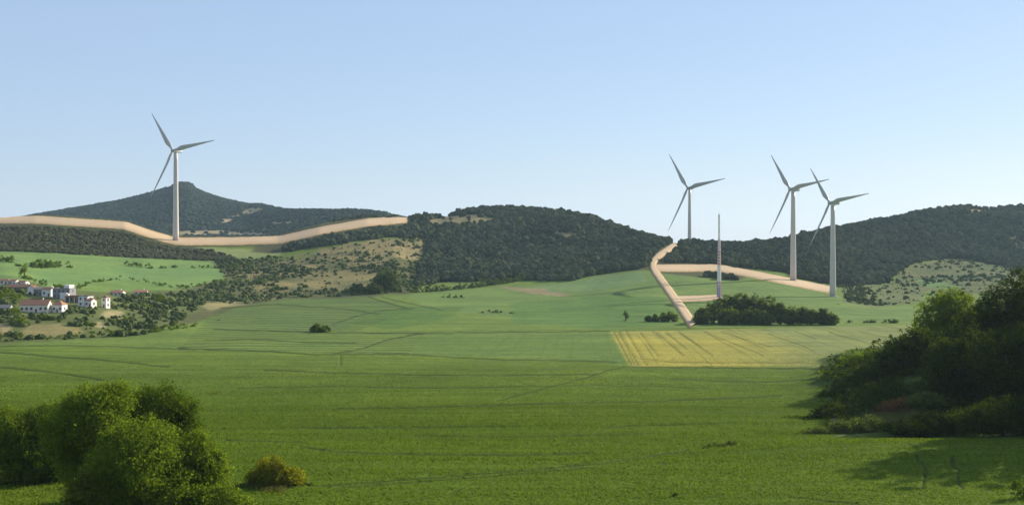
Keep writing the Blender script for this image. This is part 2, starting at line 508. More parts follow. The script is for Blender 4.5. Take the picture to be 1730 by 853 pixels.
# yellow crop
YF = [(1030, 560), (1180, 557), (1400, 551), (1560, 548), (1760, 548), (1760, 612), (1430, 621), (1300, 619), (1064, 618)]
ym = inpoly(PG, PYG, YF)
gy = np.clip(sstep(1200, 1440, PG) * .85 + .45 * np.clip(fbm(XG / 14, YG / 60, 3) * 2, 0, 1) + .45 * sstep(580, 554, PYG) + .12 * sstep(1060, 1200, PG), 0, 1)[..., None]
yc = np.array(YELLOW) * (1 - gy) + np.array((.20, .225, .075)) * gy
col[ym] = yc[ym]
# bank under the trees on the right
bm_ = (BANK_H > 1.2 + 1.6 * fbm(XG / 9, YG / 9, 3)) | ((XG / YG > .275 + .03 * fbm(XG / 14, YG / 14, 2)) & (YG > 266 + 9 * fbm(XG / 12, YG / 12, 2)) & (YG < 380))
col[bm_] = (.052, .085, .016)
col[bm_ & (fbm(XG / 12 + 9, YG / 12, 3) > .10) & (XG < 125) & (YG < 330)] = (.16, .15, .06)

for _ in range(2):
    col[1:-1] = .25 * col[:-2] + .5 * col[1:-1] + .25 * col[2:]
    col[:, 1:-1] = .25 * col[:, :-2] + .5 * col[:, 1:-1] + .25 * col[:, 2:]
stripe = np.where(ym, 1.0, np.where(inpoly(PG, PYG, [(690, 598), (720, 563), (1030, 561), (1062, 617), (1010, 609), (866, 606)]), .45, 0.0))
terr = np.where(inpoly(PG, PYG, [(300, 592), (330, 560), (370, 520), (440, 500), (620, 500), (700, 522), (600, 560), (720, 562), (690, 597), (580, 597), (433, 591)]), 1.0, 0.0)
farm = (YG > 150) & (PYG > 500)


# ------------------------------------------------------------------ node material helpers
def new_mat(name):
    m = bpy.data.materials.new(name)
    m.use_nodes = True
    nt = m.node_tree
    b = nt.nodes['Principled BSDF']
    b.inputs['Roughness'].default_value = .9
    b.inputs['Specular IOR Level'].default_value = .15
    return m, nt, b


def N(nt, kind, **kw):
    n = nt.nodes.new(kind)
    for k, v in kw.items():
        if k.startswith('i_'): n.inputs[k[2:]].default_value = v
        else: setattr(n, k, v)
    return n


def math_node(nt, op, a, b=None, c=None, clamp=False):
    n = nt.nodes.new('ShaderNodeMath'); n.operation = op; n.use_clamp = clamp
    for i, x in enumerate((a, b, c)):
        if x is None: continue
        if isinstance(x, (int, float)): n.inputs[i].default_value = x
        else: nt.links.new(x, n.inputs[i])
    return n.outputs[0]


def mixc(nt, fac, a, b, blend='MIX'):
    n = nt.nodes.new('ShaderNodeMix'); n.data_type = 'RGBA'; n.blend_type = blend
    for s, x in ((n.inputs[0], fac), (n.inputs[6], a), (n.inputs[7], b)):
        if isinstance(x, (int, float)): s.default_value = x
        elif isinstance(x, tuple): s.default_value = (*x, 1) if len(x) == 3 else x
        else: nt.links.new(x, s)
    return n.outputs[2]


def scaled_noise(nt, coord, scale, detail=3, s=1.0, rough=.55):
    mp = N(nt, 'ShaderNodeMapping'); mp.inputs['Scale'].default_value = scale
    nt.links.new(coord, mp.inputs[0])
    n = N(nt, 'ShaderNodeTexNoise'); n.inputs['Scale'].default_value = s; n.inputs['Detail'].default_value = detail
    n.inputs['Roughness'].default_value = rough
    nt.links.new(mp.outputs[0], n.inputs[0])
    return n.outputs[0]


def simple(name, color, rough=.8, var=.15, scale=.8, metallic=0.0, spec=.3, bump=0.0):
    m, nt, b = new_mat(name)
    tc = N(nt, 'ShaderNodeTexCoord')
    n = scaled_noise(nt, tc.outputs['Object'], (scale,) * 3, 5)
    f = math_node(nt, 'MULTIPLY_ADD', n, 2 * var, 1 - var)
    vm = N(nt, 'ShaderNodeVectorMath', operation='SCALE'); vm.inputs[0].default_value = color
    nt.links.new(f, vm.inputs['Scale'])
    nt.links.new(vm.outputs[0], b.inputs['Base Color'])
    b.inputs['Roughness'].default_value = rough
    b.inputs['Metallic'].default_value = metallic
    b.inputs['Specular IOR Level'].default_value = spec
    if bump:
        bp = N(nt, 'ShaderNodeBump'); bp.inputs['Strength'].default_value = bump; bp.inputs['Distance'].default_value = .1
        nt.links.new(n, bp.inputs['Height']); nt.links.new(bp.outputs[0], b.inputs['Normal'])
    return m


def ground_material():
    m, nt, b = new_mat('fields_and_hills')
    L = nt.links
    geo = N(nt, 'ShaderNodeNewGeometry')
    P = geo.outputs['Position']
    ac = N(nt, 'ShaderNodeAttribute', attribute_name='cover')
    at = N(nt, 'ShaderNodeAttribute', attribute_name='track')
    asr = N(nt, 'ShaderNodeAttribute', attribute_name='stripe')
    ate = N(nt, 'ShaderNodeAttribute', attribute_name='terrace')
    af = N(nt, 'ShaderNodeAttribute', attribute_name='crop')
    base = ac.outputs['Color']
    # drilled rows running across the view: streaks of several widths
    st1 = scaled_noise(nt, P, (.012, .32, .1), 4)
    st2 = scaled_noise(nt, P, (.004, .06, .02), 4)
    blot = scaled_noise(nt, P, (.02, .02, .02), 5)
    fine = scaled_noise(nt, P, (.9, .9, .9), 4, rough=.7)
    mid = scaled_noise(nt, P, (.16, .16, .16), 4, rough=.65)
    v = math_node(nt, 'ADD', math_node(nt, 'MULTIPLY_ADD', st1, .62, -.31), math_node(nt, 'MULTIPLY_ADD', st2, .7, -.35))
    v = math_node(nt, 'MULTIPLY', v, af.outputs['Fac'])
    v = math_node(nt, 'ADD', v, math_node(nt, 'MULTIPLY_ADD', blot, .55, -.275))
    v = math_node(nt, 'ADD', v, math_node(nt, 'MULTIPLY_ADD', fine, .7, -.35))
    v = math_node(nt, 'ADD', v, math_node(nt, 'MULTIPLY_ADD', mid, .5, -.25))
    v = math_node(nt, 'ADD', v, 1.0)
    vm = N(nt, 'ShaderNodeVectorMath', operation='SCALE')
    L.new(base, vm.inputs[0]); L.new(v, vm.inputs['Scale'])
    c = vm.outputs[0]
    # yellowish drift in the crop
    c = mixc(nt, math_node(nt, 'MULTIPLY', math_node(nt, 'SUBTRACT', blot, .46, clamp=True), 1.3), c, mixc(nt, 1.0, c, (1.35, 1.12, .75), 'MULTIPLY'))
    # rows running away from the viewer (yellow crop and its neighbour)
    sx = N(nt, 'ShaderNodeSeparateXYZ'); L.new(P, sx.inputs[0])
    u = math_node(nt, 'SUBTRACT', sx.outputs[0], math_node(nt, 'MULTIPLY', sx.outputs[1], .062))
    cu = N(nt, 'ShaderNodeCombineXYZ'); L.new(u, cu.inputs[0]); L.new(math_node(nt, 'MULTIPLY', sx.outputs[1], .006), cu.inputs[1])
    r1 = scaled_noise(nt, cu.outputs[0], (.42, .35, 1), 3, rough=.6)
    r2 = scaled_noise(nt, cu.outputs[0], (1.1, .8, 1), 2)
    rr = math_node(nt, 'ADD', math_node(nt, 'MULTIPLY', r1, .65), math_node(nt, 'MULTIPLY', r2, .35))
    gap = N(nt, 'ShaderNodeMapRange'); L.new(rr, gap.inputs[0])
    gap.inputs['From Min'].default_value = .47; gap.inputs['From Max'].default_value = .38
    gf = math_node(nt, 'MULTIPLY', gap.outputs[0], math_node(nt, 'MULTIPLY', asr.outputs['Fac'], .55))
    c = mixc(nt, gf, c, (.085, .095, .028))
    # contour terraces
    wv = N(nt, 'ShaderNodeTexWave', wave_type='BANDS', bands_direction='Y', wave_profile='SIN')
    wv.inputs['Scale'].default_value = .021; wv.inputs['Distortion'].default_value = 7; wv.inputs['Detail'].default_value = 3; wv.inputs['Detail Scale'].default_value = .35
    L.new(P, wv.inputs[0])
    tf = N(nt, 'ShaderNodeMapRange'); L.new(wv.outputs['Fac'], tf.inputs[0])
    tf.inputs['From Min'].default_value = .42; tf.inputs['From Max'].default_value = .10
    tfm = math_node(nt, 'MULTIPLY', math_node(nt, 'MULTIPLY', tf.outputs[0], ate.outputs['Fac']), .62)
    c = mixc(nt, tfm, c, (.055, .075, .028))
    # wheel tracks and furrows: bare, darker soil and trodden crop
    c = mixc(nt, math_node(nt, 'MULTIPLY', at.outputs['Fac'], math_node(nt, 'MULTIPLY_ADD', asr.outputs['Fac'], -.30, .80), clamp=True), c, (.030, .042, .012))
    L.new(c, b.inputs['Base Color'])
    b.inputs['Roughness'].default_value = 1.0
    b.inputs['Specular IOR Level'].default_value = .02
    hgt = math_node(nt, 'ADD', math_node(nt, 'MULTIPLY', fine, .55), math_node(nt, 'ADD', math_node(nt, 'MULTIPLY', mid, 1.3), math_node(nt, 'MULTIPLY', math_node(nt, 'MULTIPLY', st1, 1.1), af.outputs['Fac'])))
    bp = N(nt, 'ShaderNodeBump'); bp.inputs['Strength'].default_value = .5; bp.inputs['Distance'].default_value = 1.0
    L.new(hgt, bp.inputs['Height']); L.new(bp.outputs[0], b.inputs['Normal'])
    return m


MG = ground_material()


def leaf_material(name, dark, light, trans=.35):
    m, nt, b = new_mat(name)
    L = nt.links
    geo = N(nt, 'ShaderNodeNewGeometry')
    oi = N(nt, 'ShaderNodeTexCoord')
    n = scaled_noise(nt, oi.outputs['Object'], (.35,) * 3, 3)
    f = math_node(nt, 'ADD', math_node(nt, 'MULTIPLY', geo.outputs['Random Per Island'], .6), math_node(nt, 'MULTIPLY_ADD', n, 1.4, -.5), clamp=True)
    c = mixc(nt, f, dark, light)
    d = N(nt, 'ShaderNodeBsdfDiffuse'); tr = N(nt, 'ShaderNodeBsdfTranslucent')
    L.new(c, d.inputs[0])
    ct = mixc(nt, 1.0, c, (1.22, 1.2, .55), 'MULTIPLY')
    L.new(ct, tr.inputs[0])
    mx = N(nt, 'ShaderNodeMixShader'); mx.inputs[0].default_value = trans
    L.new(d.outputs[0], mx.inputs[1]); L.new(tr.outputs[0], mx.inputs[2])
    L.new(mx.outputs[0], nt.nodes['Material Output'].inputs[0])
    nt.nodes.remove(b)
    return m


def canopy_material(name, dark, light):
    m, nt, b = new_mat(name)
    L = nt.links
    a = N(nt, 'ShaderNodeAttribute', attribute_name='tint', attribute_type='INSTANCER')
    geo = N(nt, 'ShaderNodeNewGeometry')
    n = scaled_noise(nt, geo.outputs['Position'], (.7,) * 3, 3, rough=.7)
    big = scaled_noise(nt, geo.outputs['Position'], (.012,) * 3, 3)
    f = math_node(nt, 'ADD', math_node(nt, 'MULTIPLY', a.outputs['Fac'], .55), math_node(nt, 'ADD', math_node(nt, 'MULTIPLY_ADD', n, 1.0, -.4), math_node(nt, 'MULTIPLY_ADD', big, 1.2, -.6)), clamp=True)
    L.new(mixc(nt, f, dark, light), b.inputs['Base Color'])
    b.inputs['Roughness'].default_value = 1
    b.inputs['Specular IOR Level'].default_value = 0
    return m


# ------------------------------------------------------------------ build the ground
def build_ground():
    nx, ny = Z.shape
    v = np.stack([XG, YG, Z], -1).reshape(-1, 3)
    i = np.arange(nx - 1)[:, None]; j = np.arange(ny - 1)[None, :]
    a = i * ny + j
    f = np.stack([a, a + ny, a + ny + 1, a + 1], -1)
    ymid = (ym[:-1, :-1] & ym[1:, 1:])
    fy = f[ymid]; fg = f[~ymid]
    out = []
    for name, ff in (('ground', fg.reshape(-1, 4)), ('crop_field', fy.reshape(-1, 4))):
        used = np.unique(ff)
        remap = np.zeros(len(v), np.int32); remap[used] = np.arange(len(used))
        me = np_mesh(name, v[used], remap[ff], True)
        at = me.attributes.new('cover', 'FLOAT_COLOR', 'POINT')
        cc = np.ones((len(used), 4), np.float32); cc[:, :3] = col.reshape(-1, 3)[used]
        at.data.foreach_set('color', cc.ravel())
        for nm, arr in (('track', track), ('stripe', stripe), ('terrace', terr), ('crop', farm.astype(float))):
            t_ = me.attributes.new(nm, 'FLOAT', 'POINT')
            t_.data.foreach_set('value', arr.reshape(-1)[used].astype(np.float32))
        o = link_mesh(name, me, MG)
        out.append(o)
    tag(out[0], 'green fields rising to wooded hills', 'ground', kind='structure')
    tag(out[1], 'striped yellow crop field below the grove', 'field', kind='structure')


build_ground()


# ------------------------------------------------------------------ sandy roads
def road_material():
    m, nt, b = new_mat('sandy_road')
    L = nt.links
    geo = N(nt, 'ShaderNodeNewGeometry')
    a = N(nt, 'ShaderNodeAttribute', attribute_name='across')
    n = scaled_noise(nt, geo.outputs['Position'], (.07, .07, .07), 5)
    n2 = scaled_noise(nt, geo.outputs['Position'], (.6, .6, .6), 4)
    c = mixc(nt, n, (.50, .345, .185), (.65, .455, .262))
    c = mixc(nt, math_node(nt, 'MULTIPLY_ADD', n2, .5, -.1, clamp=True), c, (.43, .30, .17))
    ab = math_node(nt, 'ABSOLUTE', a.outputs['Fac'])
    rut = N(nt, 'ShaderNodeMapRange', interpolation_type='SMOOTHSTEP'); L.new(math_node(nt, 'ABSOLUTE', math_node(nt, 'SUBTRACT', ab, .34)), rut.inputs[0])
    rut.inputs['From Min'].default_value = .14; rut.inputs['From Max'].default_value = .02
    c = mixc(nt, math_node(nt, 'MULTIPLY', rut.outputs[0], math_node(nt, 'MULTIPLY_ADD', n2, 1.0, -.15, clamp=True)), c, (.42, .28, .15))
    e = math_node(nt, 'ADD', ab, math_node(nt, 'ADD', math_node(nt, 'MULTIPLY_ADD', n, .5, -.25), math_node(nt, 'MULTIPLY_ADD', n2, .5, -.25)))
    mr = N(nt, 'ShaderNodeMapRange', interpolation_type='SMOOTHSTEP'); L.new(e, mr.inputs[0])
    mr.inputs['From Min'].default_value = .50; mr.inputs['From Max'].default_value = .98
    c = mixc(nt, math_node(nt, 'MULTIPLY', mr.outputs[0], .85), c, (.34, .205, .06))
    L.new(c, b.inputs['Base Color'])
    bp = N(nt, 'ShaderNodeBump'); bp.inputs['Strength'].default_value = .3; L.new(n2, bp.inputs['Height']); L.new(bp.outputs[0], b.inputs['Normal'])
    return m


MR = road_material()


def road(w, ln, lift, name, label):
    pts = []
    for (x0, y0), (x1, y1) in zip(ln[:-1], ln[1:]):
        n = max(2, int(math.hypot(x1 - x0, y1 - y0) / 2.5))
        pts += [(x0 + (x1 - x0) * k / n, y0 + (y1 - y0) * k / n) for k in range(n)]
    pts.append(ln[-1])
    p = np.array(pts)
    for _ in range(4): p[1:-1] = .25 * p[:-2] + .5 * p[1:-1] + .25 * p[2:]
    tan = np.gradient(p, axis=0); tan /= np.linalg.norm(tan, axis=1)[:, None]
    nor = np.stack([-tan[:, 1], tan[:, 0]], 1)
    K = 9
    vs, ac = [], []
    for q, (pt, nn) in enumerate(zip(p, nor)):
        ww = w * (1 + .10 * (random.random() - .5))
        if len(ln) == 8: ww *= .72 + .55 * (np.clip((pt[1] - 413) / 138, 0, 1))
        for k in range(K):
            u = -1 + 2 * k / (K - 1)
            X, Y, zz = ground(pt[0] + nn[0] * u * ww / 2, pt[1] + nn[1] * u * ww / 2)
            vs.append((X, Y, zz + (lift if 1 < k < K - 2 else (lift * .55 if 0 < k < K - 1 else -.35))))
            ac.append(u)
    fs = []
    for i in range(len(p) - 1):
        for k in range(K - 1):
            a = i * K + k
            fs.append((a, a + 1, a + K + 1, a + K))
    me = np_mesh(name, vs, fs, True)
    at = me.attributes.new('across', 'FLOAT', 'POINT'); at.data.foreach_set('value', np.array(ac, np.float32))
    o = link_mesh(name, me, MR)
    return tag(o, label, 'road', kind='structure')


road(*ROAD_W[0], .9, 'dirt_road', 'broad sandy road bending along the crest below the far peak')
road(*ROAD_W[1], 1.15, 'dirt_road', 'sandy road climbing from the yellow field to the wooded saddle')
road(*ROAD_W[2], .9, 'dirt_road', 'sandy road branching right to the two turbines in front of the hill')
road(*ROAD_W[3], .75, 'dirt_road', 'short sandy spur ending at the striped mast')


# ------------------------------------------------------------------ woods and scrub too many to count
def blob_group(mat, seed, sub=3):
    g = bpy.data.node_groups.new('canopy_scatter', 'GeometryNodeTree')
    g.interface.new_socket('Geometry', in_out='INPUT', socket_type='NodeSocketGeometry')
    g.interface.new_socket('Geometry', in_out='OUTPUT', socket_type='NodeSocketGeometry')
    n, l = g.nodes, g.links
    gi, go = n.new('NodeGroupInput'), n.new('NodeGroupOutput')
    join = n.new('GeometryNodeJoinGeometry')
    for k in range(4):
        ico = n.new('GeometryNodeMeshIcoSphere'); ico.inputs['Radius'].default_value = 1; ico.inputs['Subdivisions'].default_value = sub
        pos = n.new('GeometryNodeInputPosition')
        off = n.new('ShaderNodeVectorMath'); off.operation = 'ADD'; off.inputs[1].default_value = (seed * 3.1 + k * 7.7, k * 2.3, seed)
        l.new(pos.outputs[0], off.inputs[0])
        tot = None
        for sc_, am in ((1.1, 1.0), (3.0, .9), (8.0, .7)):
            nz = n.new('ShaderNodeTexNoise'); nz.inputs['Scale'].default_value = sc_; nz.inputs['Detail'].default_value = 2
            l.new(off.outputs[0], nz.inputs['Vector'])
            mm = n.new('ShaderNodeMath'); mm.operation = 'MULTIPLY_ADD'; mm.inputs[1].default_value = am; mm.inputs[2].default_value = -.5 * am
            l.new(nz.outputs[0], mm.inputs[0])
            if tot is None: tot = mm.outputs[0]
            else:
                ad = n.new('ShaderNodeMath'); ad.operation = 'ADD'; l.new(tot, ad.inputs[0]); l.new(mm.outputs[0], ad.inputs[1]); tot = ad.outputs[0]
        sc = n.new('ShaderNodeVectorMath'); sc.operation = 'SCALE'
        l.new(pos.outputs[0], sc.inputs[0]); l.new(tot, sc.inputs['Scale'])
        sp = n.new('GeometryNodeSetPosition')
        l.new(ico.outputs[0], sp.inputs[0]); l.new(sc.outputs[0], sp.inputs['Offset'])
        sm = n.new('GeometryNodeSetMaterial'); sm.inputs['Material'].default_value = mat
        l.new(sp.outputs[0], sm.inputs[0])
        ti = n.new('GeometryNodeGeometryToInstance'); l.new(sm.outputs[0], ti.inputs[0]); l.new(ti.outputs[0], join.inputs[0])
    iop = n.new('GeometryNodeInstanceOnPoints')
    iop.inputs['Pick Instance'].default_value = True
    l.new(gi.outputs[0], iop.inputs['Points']); l.new(join.outputs[0], iop.inputs['Instance'])
    rv = n.new('FunctionNodeRandomValue'); rv.data_type = 'INT'
    rv.inputs[4].default_value = 0; rv.inputs[5].default_value = 3
    l.new(rv.outputs[2], iop.inputs['Instance Index'])
    for nm, dt in (('scl', 'FLOAT_VECTOR'), ('rot', 'FLOAT_VECTOR')):
        na = n.new('GeometryNodeInputNamedAttribute'); na.data_type = dt; na.inputs[0].default_value = nm
        l.new(na.outputs[0], iop.inputs['Scale' if nm == 'scl' else 'Rotation'])
    l.new(iop.outputs[0], go.inputs[0])
    return g


def scatter(name, pts, r, flat, mat, label, seed, cat='woodland', sub=3):
    pts = np.asarray(pts, np.float32)
    n = len(pts)
    me = bpy.data.meshes.new(name)
    me.vertices.add(n)
    me.vertices.foreach_set('co', pts.ravel())
    rs = np.random.default_rng(seed)
    s = np.asarray(r)[:, None] * np.stack([.85 + .3 * rs.random(n), .85 + .3 * rs.random(n), flat * (.8 + .4 * rs.random(n))], 1)
    me.attributes.new('scl', 'FLOAT_VECTOR', 'POINT').data.foreach_set('vector', s.astype(np.float32).ravel())
    rot = np.zeros((n, 3), np.float32); rot[:, 2] = rs.random(n) * 6.28; rot[:, :2] = (rs.random((n, 2)) - .5) * .5
    me.attributes.new('rot', 'FLOAT_VECTOR', 'POINT').data.foreach_set('vector', rot.ravel())
    me.attributes.new('tint', 'FLOAT', 'POINT').data.foreach_set('value', rs.random(n).astype(np.float32))
    o = link_mesh(name, me, mat)
    md = o.modifiers.new('scatter', 'NODES')
    md.node_group = blob_group(mat, seed, sub)
    return tag(o, label, cat, kind='stuff')


def sample_land(n, px0, px1, Y0, Y1, seed):
    rs = np.random.default_rng(seed)
    # uniform on the ground: density in (px, Y) proportional to Y
    Y = np.sqrt(Y0 ** 2 + rs.random(n) * (Y1 ** 2 - Y0 ** 2))
    px = px0 + rs.random(n) * (px1 - px0)
    X = (px - CX) / F * Y
    z = Zat(X, Y)
    py = HY + (HC - z) * F / Y
    return px, py, X, Y, z


def cresty(px): return np.interp(px, cr[:, 0], cr[:, 2])


M_OAK = canopy_material('oak_canopy', (.030, .042, .024), (.108, .120, .058))
M_FARC = canopy_material('distant_canopy', (.018, .031, .022), (.058, .074, .044))
M_SCRUB = canopy_material('scrub_leaves', (.042, .060, .020), (.135, .155, .052))
M_OLIVE = canopy_material('olive_scrub', (.045, .050, .022), (.125, .120, .056))

# wooded hills
px, py, X, Y, z = sample_land(70000, 480, 1850, 1100, 2350, 1)
jx, jy = px + 10 * fbm(X / 25, Y / 25, 3), py + 5 * fbm(X / 25 + 7, Y / 25, 3)
m = inpoly(jx, jy, FOREST_MAIN) & (Y < cresty(px) + 130) & ~road_mask(px, py, 1.5, 6)
m |= (Y >= cresty(px) + 25) & (Y < cresty(px) + 130) & (px > 560) & (px < 735)
m |= (Y >= cresty(px)) & (Y < cresty(px) + 130) & (px > 735) & ~((px > 1132) & (px < 1150))
rs = np.random.default_rng(3)
for k, p in enumerate(CLEAR):
    m &= ~(inpoly(jx, jy, p) & (rs.random(len(px)) < (.97, .80, .88, .8)[k]))
m &= ~((fbm(X / 60 + 20, Y / 40, 4) > .13) & (rs.random(len(px)) < .55) & (Y < cresty(px)))
r = 2.0 + 2.6 * rs.random(len(px)) ** 1.3 + 1.8 * (rs.random(len(px)) > .93)
P_ = np.stack([X, Y, z + r * .45], 1)[m]
scatter('woodland', P_, r[m], .95, M_OAK, 'dense dark oak woodland covering the rounded hills', 5)
print('wood', m.sum())
# far mountain
px, py, X, Y, z = sample_land(42000, -120, 900, 2250, 4450, 2)
jx, jy = px + 8 * fbm(X / 60, Y / 60, 3), py + 3 * fbm(X / 60 + 7, Y / 60, 3)
m = (Y > cresty(px) + 300)
m &= ~((np.abs(px - 308) < 24) & (Y > 3950) & (rs.random(len(px)) < .75))
for p in CLEAR_FAR: m &= ~(inpoly(jx, jy, p) & (rs.random(len(px)) < .9))
m &= ~((fbm(X / 300, Y / 110 + 4, 4) > .2) & (rs.random(len(px)) < .8))
r = (3.6 + 4.2 * rs.random(len(px))) * (.8 + .2 * Y / 4200)
scatter('distant_woodland', np.stack([X, Y, z + r * .2], 1)[m], r[m], .75, M_FARC, 'hazy woodland on the pointed far mountain', 9, sub=2)
print('far', m.sum())
# scrub on the low hill on the left, under the road
px, py, X, Y, z = sample_land(26000, -120, 520, 1230, 1720, 3)
m = inpoly(px + 8 * fbm(X / 20, Y / 20, 3), py, [(-400, 360), (0, 372), (60, 368), (210, 388), (290, 412), (330, 417), (380, 430), (405, 441), (360, 441), (200, 434), (60, 426), (0, 424), (-400, 424)]) & ~road_mask(px, py, 1, 5)
m &= rs.random(len(px)) < .55 + 1.2 * fbm(X / 60, Y / 60, 3)
r = 1.3 + 1.9 * rs.random(len(px))
scatter('scrub', np.stack([X, Y, z + r * .2], 1)[m], r[m], .8, M_OLIVE, 'brownish low scrub over the long left hill under the sandy road', 12, 'scrub')
print('scrubL', m.sum())
# bushes dotted over the dry slope in the middle and the foot of the right hill
px, py, X, Y, z = sample_land(26000, 330, 740, 900, 1620, 4)
A = [(360, 440), (500, 432), (560, 415), (700, 399), (722, 408), (714, 440), (704, 478), (690, 492), (600, 500), (480, 504), (400, 518), (330, 540), (300, 520), (330, 493), (380, 470)]
den = .05 + 1.3 * np.clip(fbm(X / 45 + 3, Y / 45, 4) + .06, 0, 1) + .5 * sstep(480, 520, 960 - py) * 0
tanm = inpoly(px, py, [(500, 432), (560, 417), (640, 404), (717, 402), (710, 440), (560, 440), (440, 455)])
den = np.where(tanm, .05 + den * .7, .1 + den * 1.5)
m = inpoly(px, py, A) & (rs.random(len(px)) < den)
m &= ~inpoly(px, py, [(440, 478), (560, 460), (640, 457), (650, 470), (600, 488), (500, 490)]) | (rs.random(len(px)) < .15)
px2, py2, X2, Y2, z2 = sample_land(16000, 1400, 1780, 950, 1750, 6)
B = [(1340, 466), (1430, 478), (1490, 478), (1540, 446), (1640, 438), (1760, 455), (1760, 490), (1640, 496), (1560, 510), (1480, 519), (1430, 510), (1420, 488)]
den2 = .06 + 1.3 * np.clip(fbm(X2 / 50 + 13, Y2 / 50, 4) + .03, 0, 1) + .35 * sstep(1520, 1440, px2)
m2 = inpoly(px2, py2, B) & (rs.random(len(px2)) < den2)
r = .45 + 2.2 * rs.random(len(px)) ** 3.5; r2 = .45 + 2.2 * rs.random(len(px2)) ** 3.5
scatter('scrub', np.concatenate([np.stack([X, Y, z + r * .25], 1)[m], np.stack([X2, Y2, z2 + r2 * .25], 1)[m2]]), np.concatenate([r[m], r2[m2]]), .85, M_SCRUB, 'dark bushes dotted over the dry grass slopes at the hill feet', 14, 'scrub')
print('scrubM', m.sum(), m2.sum())
# thicket on the village slope
VILLAGE = [(-60, 500), (0, 488), (60, 492), (125, 515), (180, 520), (205, 500), (260, 499), (330, 493), (345, 512), (300, 548), (240, 566), (130, 573), (0, 577), (-60, 580)]
px, py, X, Y, z = sample_land(15000, -60, 360, 540, 960, 8)
bare = inpoly(px, py, [(30, 556), (60, 547), (100, 545), (142, 555), (142, 565), (40, 568)]) | inpoly(px, py, [(-10, 546), (18, 549), (18, 564), (-10, 566)])
for (ex, ey, ew, eh) in ((190, 530, 18, 7), (170, 548, 12, 5), (207, 542, 9, 4), (97, 529, 14, 4), (55, 529, 28, 4), (140, 519, 20, 4), (177, 520, 9, 3)):
    bare |= ((px - ex) / ew) ** 2 + ((py - ey) / eh) ** 2 < 1
m = inpoly(px, py, VILLAGE) & ~bare & (rs.random(len(px)) < .06 + 1.6 * np.clip(fbm(X / 18, Y / 18, 3) + .04, 0, 1))
HOUSE_CLEAR = [(30, 82, 500, 530), (86, 112, 500, 530), (108, 162, 495, 521), (169, 184, 495, 521)]
for (a0, a1, b0, b1) in HOUSE_CLEAR: m &= ~((px > a0) & (px < a1) & (py > b0) & (py < b1))
r = .6 + 1.7 * rs.random(len(px)) ** 2
scatter('thicket', np.stack([X, Y, z + r * .3], 1)[m], r[m], .95, M_SCRUB, 'tangled green thicket covering the slope below the village', 17, 'thicket')
print('thicket', m.sum())


# ------------------------------------------------------------------ trees built leaf by leaf
def leaf_cloud(lobes, n, size, seed, clump=1.0, per=34, droop=.25):
    """lobes: (x,y,z,rx,ry,rz) in metres. returns quads"""
    rs = np.random.default_rng(seed)
    lb = np.array(lobes, float)
    wgt = (lb[:, 3] * lb[:, 4] * lb[:, 5]) ** (2 / 3); wgt /= wgt.sum()
    nc = max(8, n // per)
    k = rs.choice(len(lb), nc, p=wgt)
    d = rs.normal(size=(nc, 3)); d /= np.linalg.norm(d, axis=1)[:, None]
    rad = .62 + .42 * rs.random(nc) ** .6
    rad[rs.random(nc) < .22] *= .6
    c = lb[k, :3] + d * rad[:, None] * lb[k, 3:]
    cs = clump * (.55 + .9 * rs.random(nc))
    ci = rs.integers(0, nc, n)
    g = rs.normal(size=(n, 3)) * .5
    p = c[ci] + g * cs[ci][:, None] * np.array([1, 1, .8])
    p[:, 2] -= droop * np.abs(g[:, 0]) * cs[ci]
    nor = d[ci] * .7 + np.array([0, 0, .35]) + rs.normal(size=(n, 3)) * .75
    nor /= np.linalg.norm(nor, axis=1)[:, None]
    t = np.cross(nor, rs.normal(size=(n, 3))); t /= np.linalg.norm(t, axis=1)[:, None] + 1e-9
    b = np.cross(nor, t)
    s = size * (.55 + .9 * rs.random(n))[:, None]
    v = np.stack([p - t * s * .6, p + b * s * .33 + nor * s * .08, p + t * s * .6, p - b * s * .33 + nor * s * .08], 1)
    return v.reshape(-1, 3), np.arange(4 * n).reshape(-1, 4)


M_BARK = simple('bark', (.10, .075, .05), .95, .4, 1.5, bump=.4)
M_TWIG = simple('twig', (.05, .04, .03), .95, .3)


def trunk_mesh(base_r, lobes, zlow, seed):
    rs = random.Random(seed)
    mb = MB()
    lb = np.array(lobes)
    top = lb[:, 2].max()
    cx = float(np.average(lb[:, 0])); cy_ = float(np.average(lb[:, 1]))
    fork = max(.25 * top, .2)
    pts = [(0, 0, -1.2), (.05 * base_r, 0, fork * .5), (cx * .3, cy_ * .3, fork), (cx * .8, cy_ * .8, top * .75), (cx, cy_, top)]
    mb.tube(pts, [base_r * 1.3, base_r, base_r * .85, base_r * .45, base_r * .12], 8)
    for l in lobes:
        mx = (cx * .3 * .6 + l[0] * .4 + rs.uniform(-.3, .3), cy_ * .3 * .6 + l[1] * .4, fork + (l[2] - fork) * .55)
        mb.tube([(cx * .3, cy_ * .3, fork * rs.uniform(.8, 1.15)), mx, (l[0], l[1], l[2] + l[5] * .3)], [base_r * .55, base_r * .36, base_r * .08], 6)
    return mb


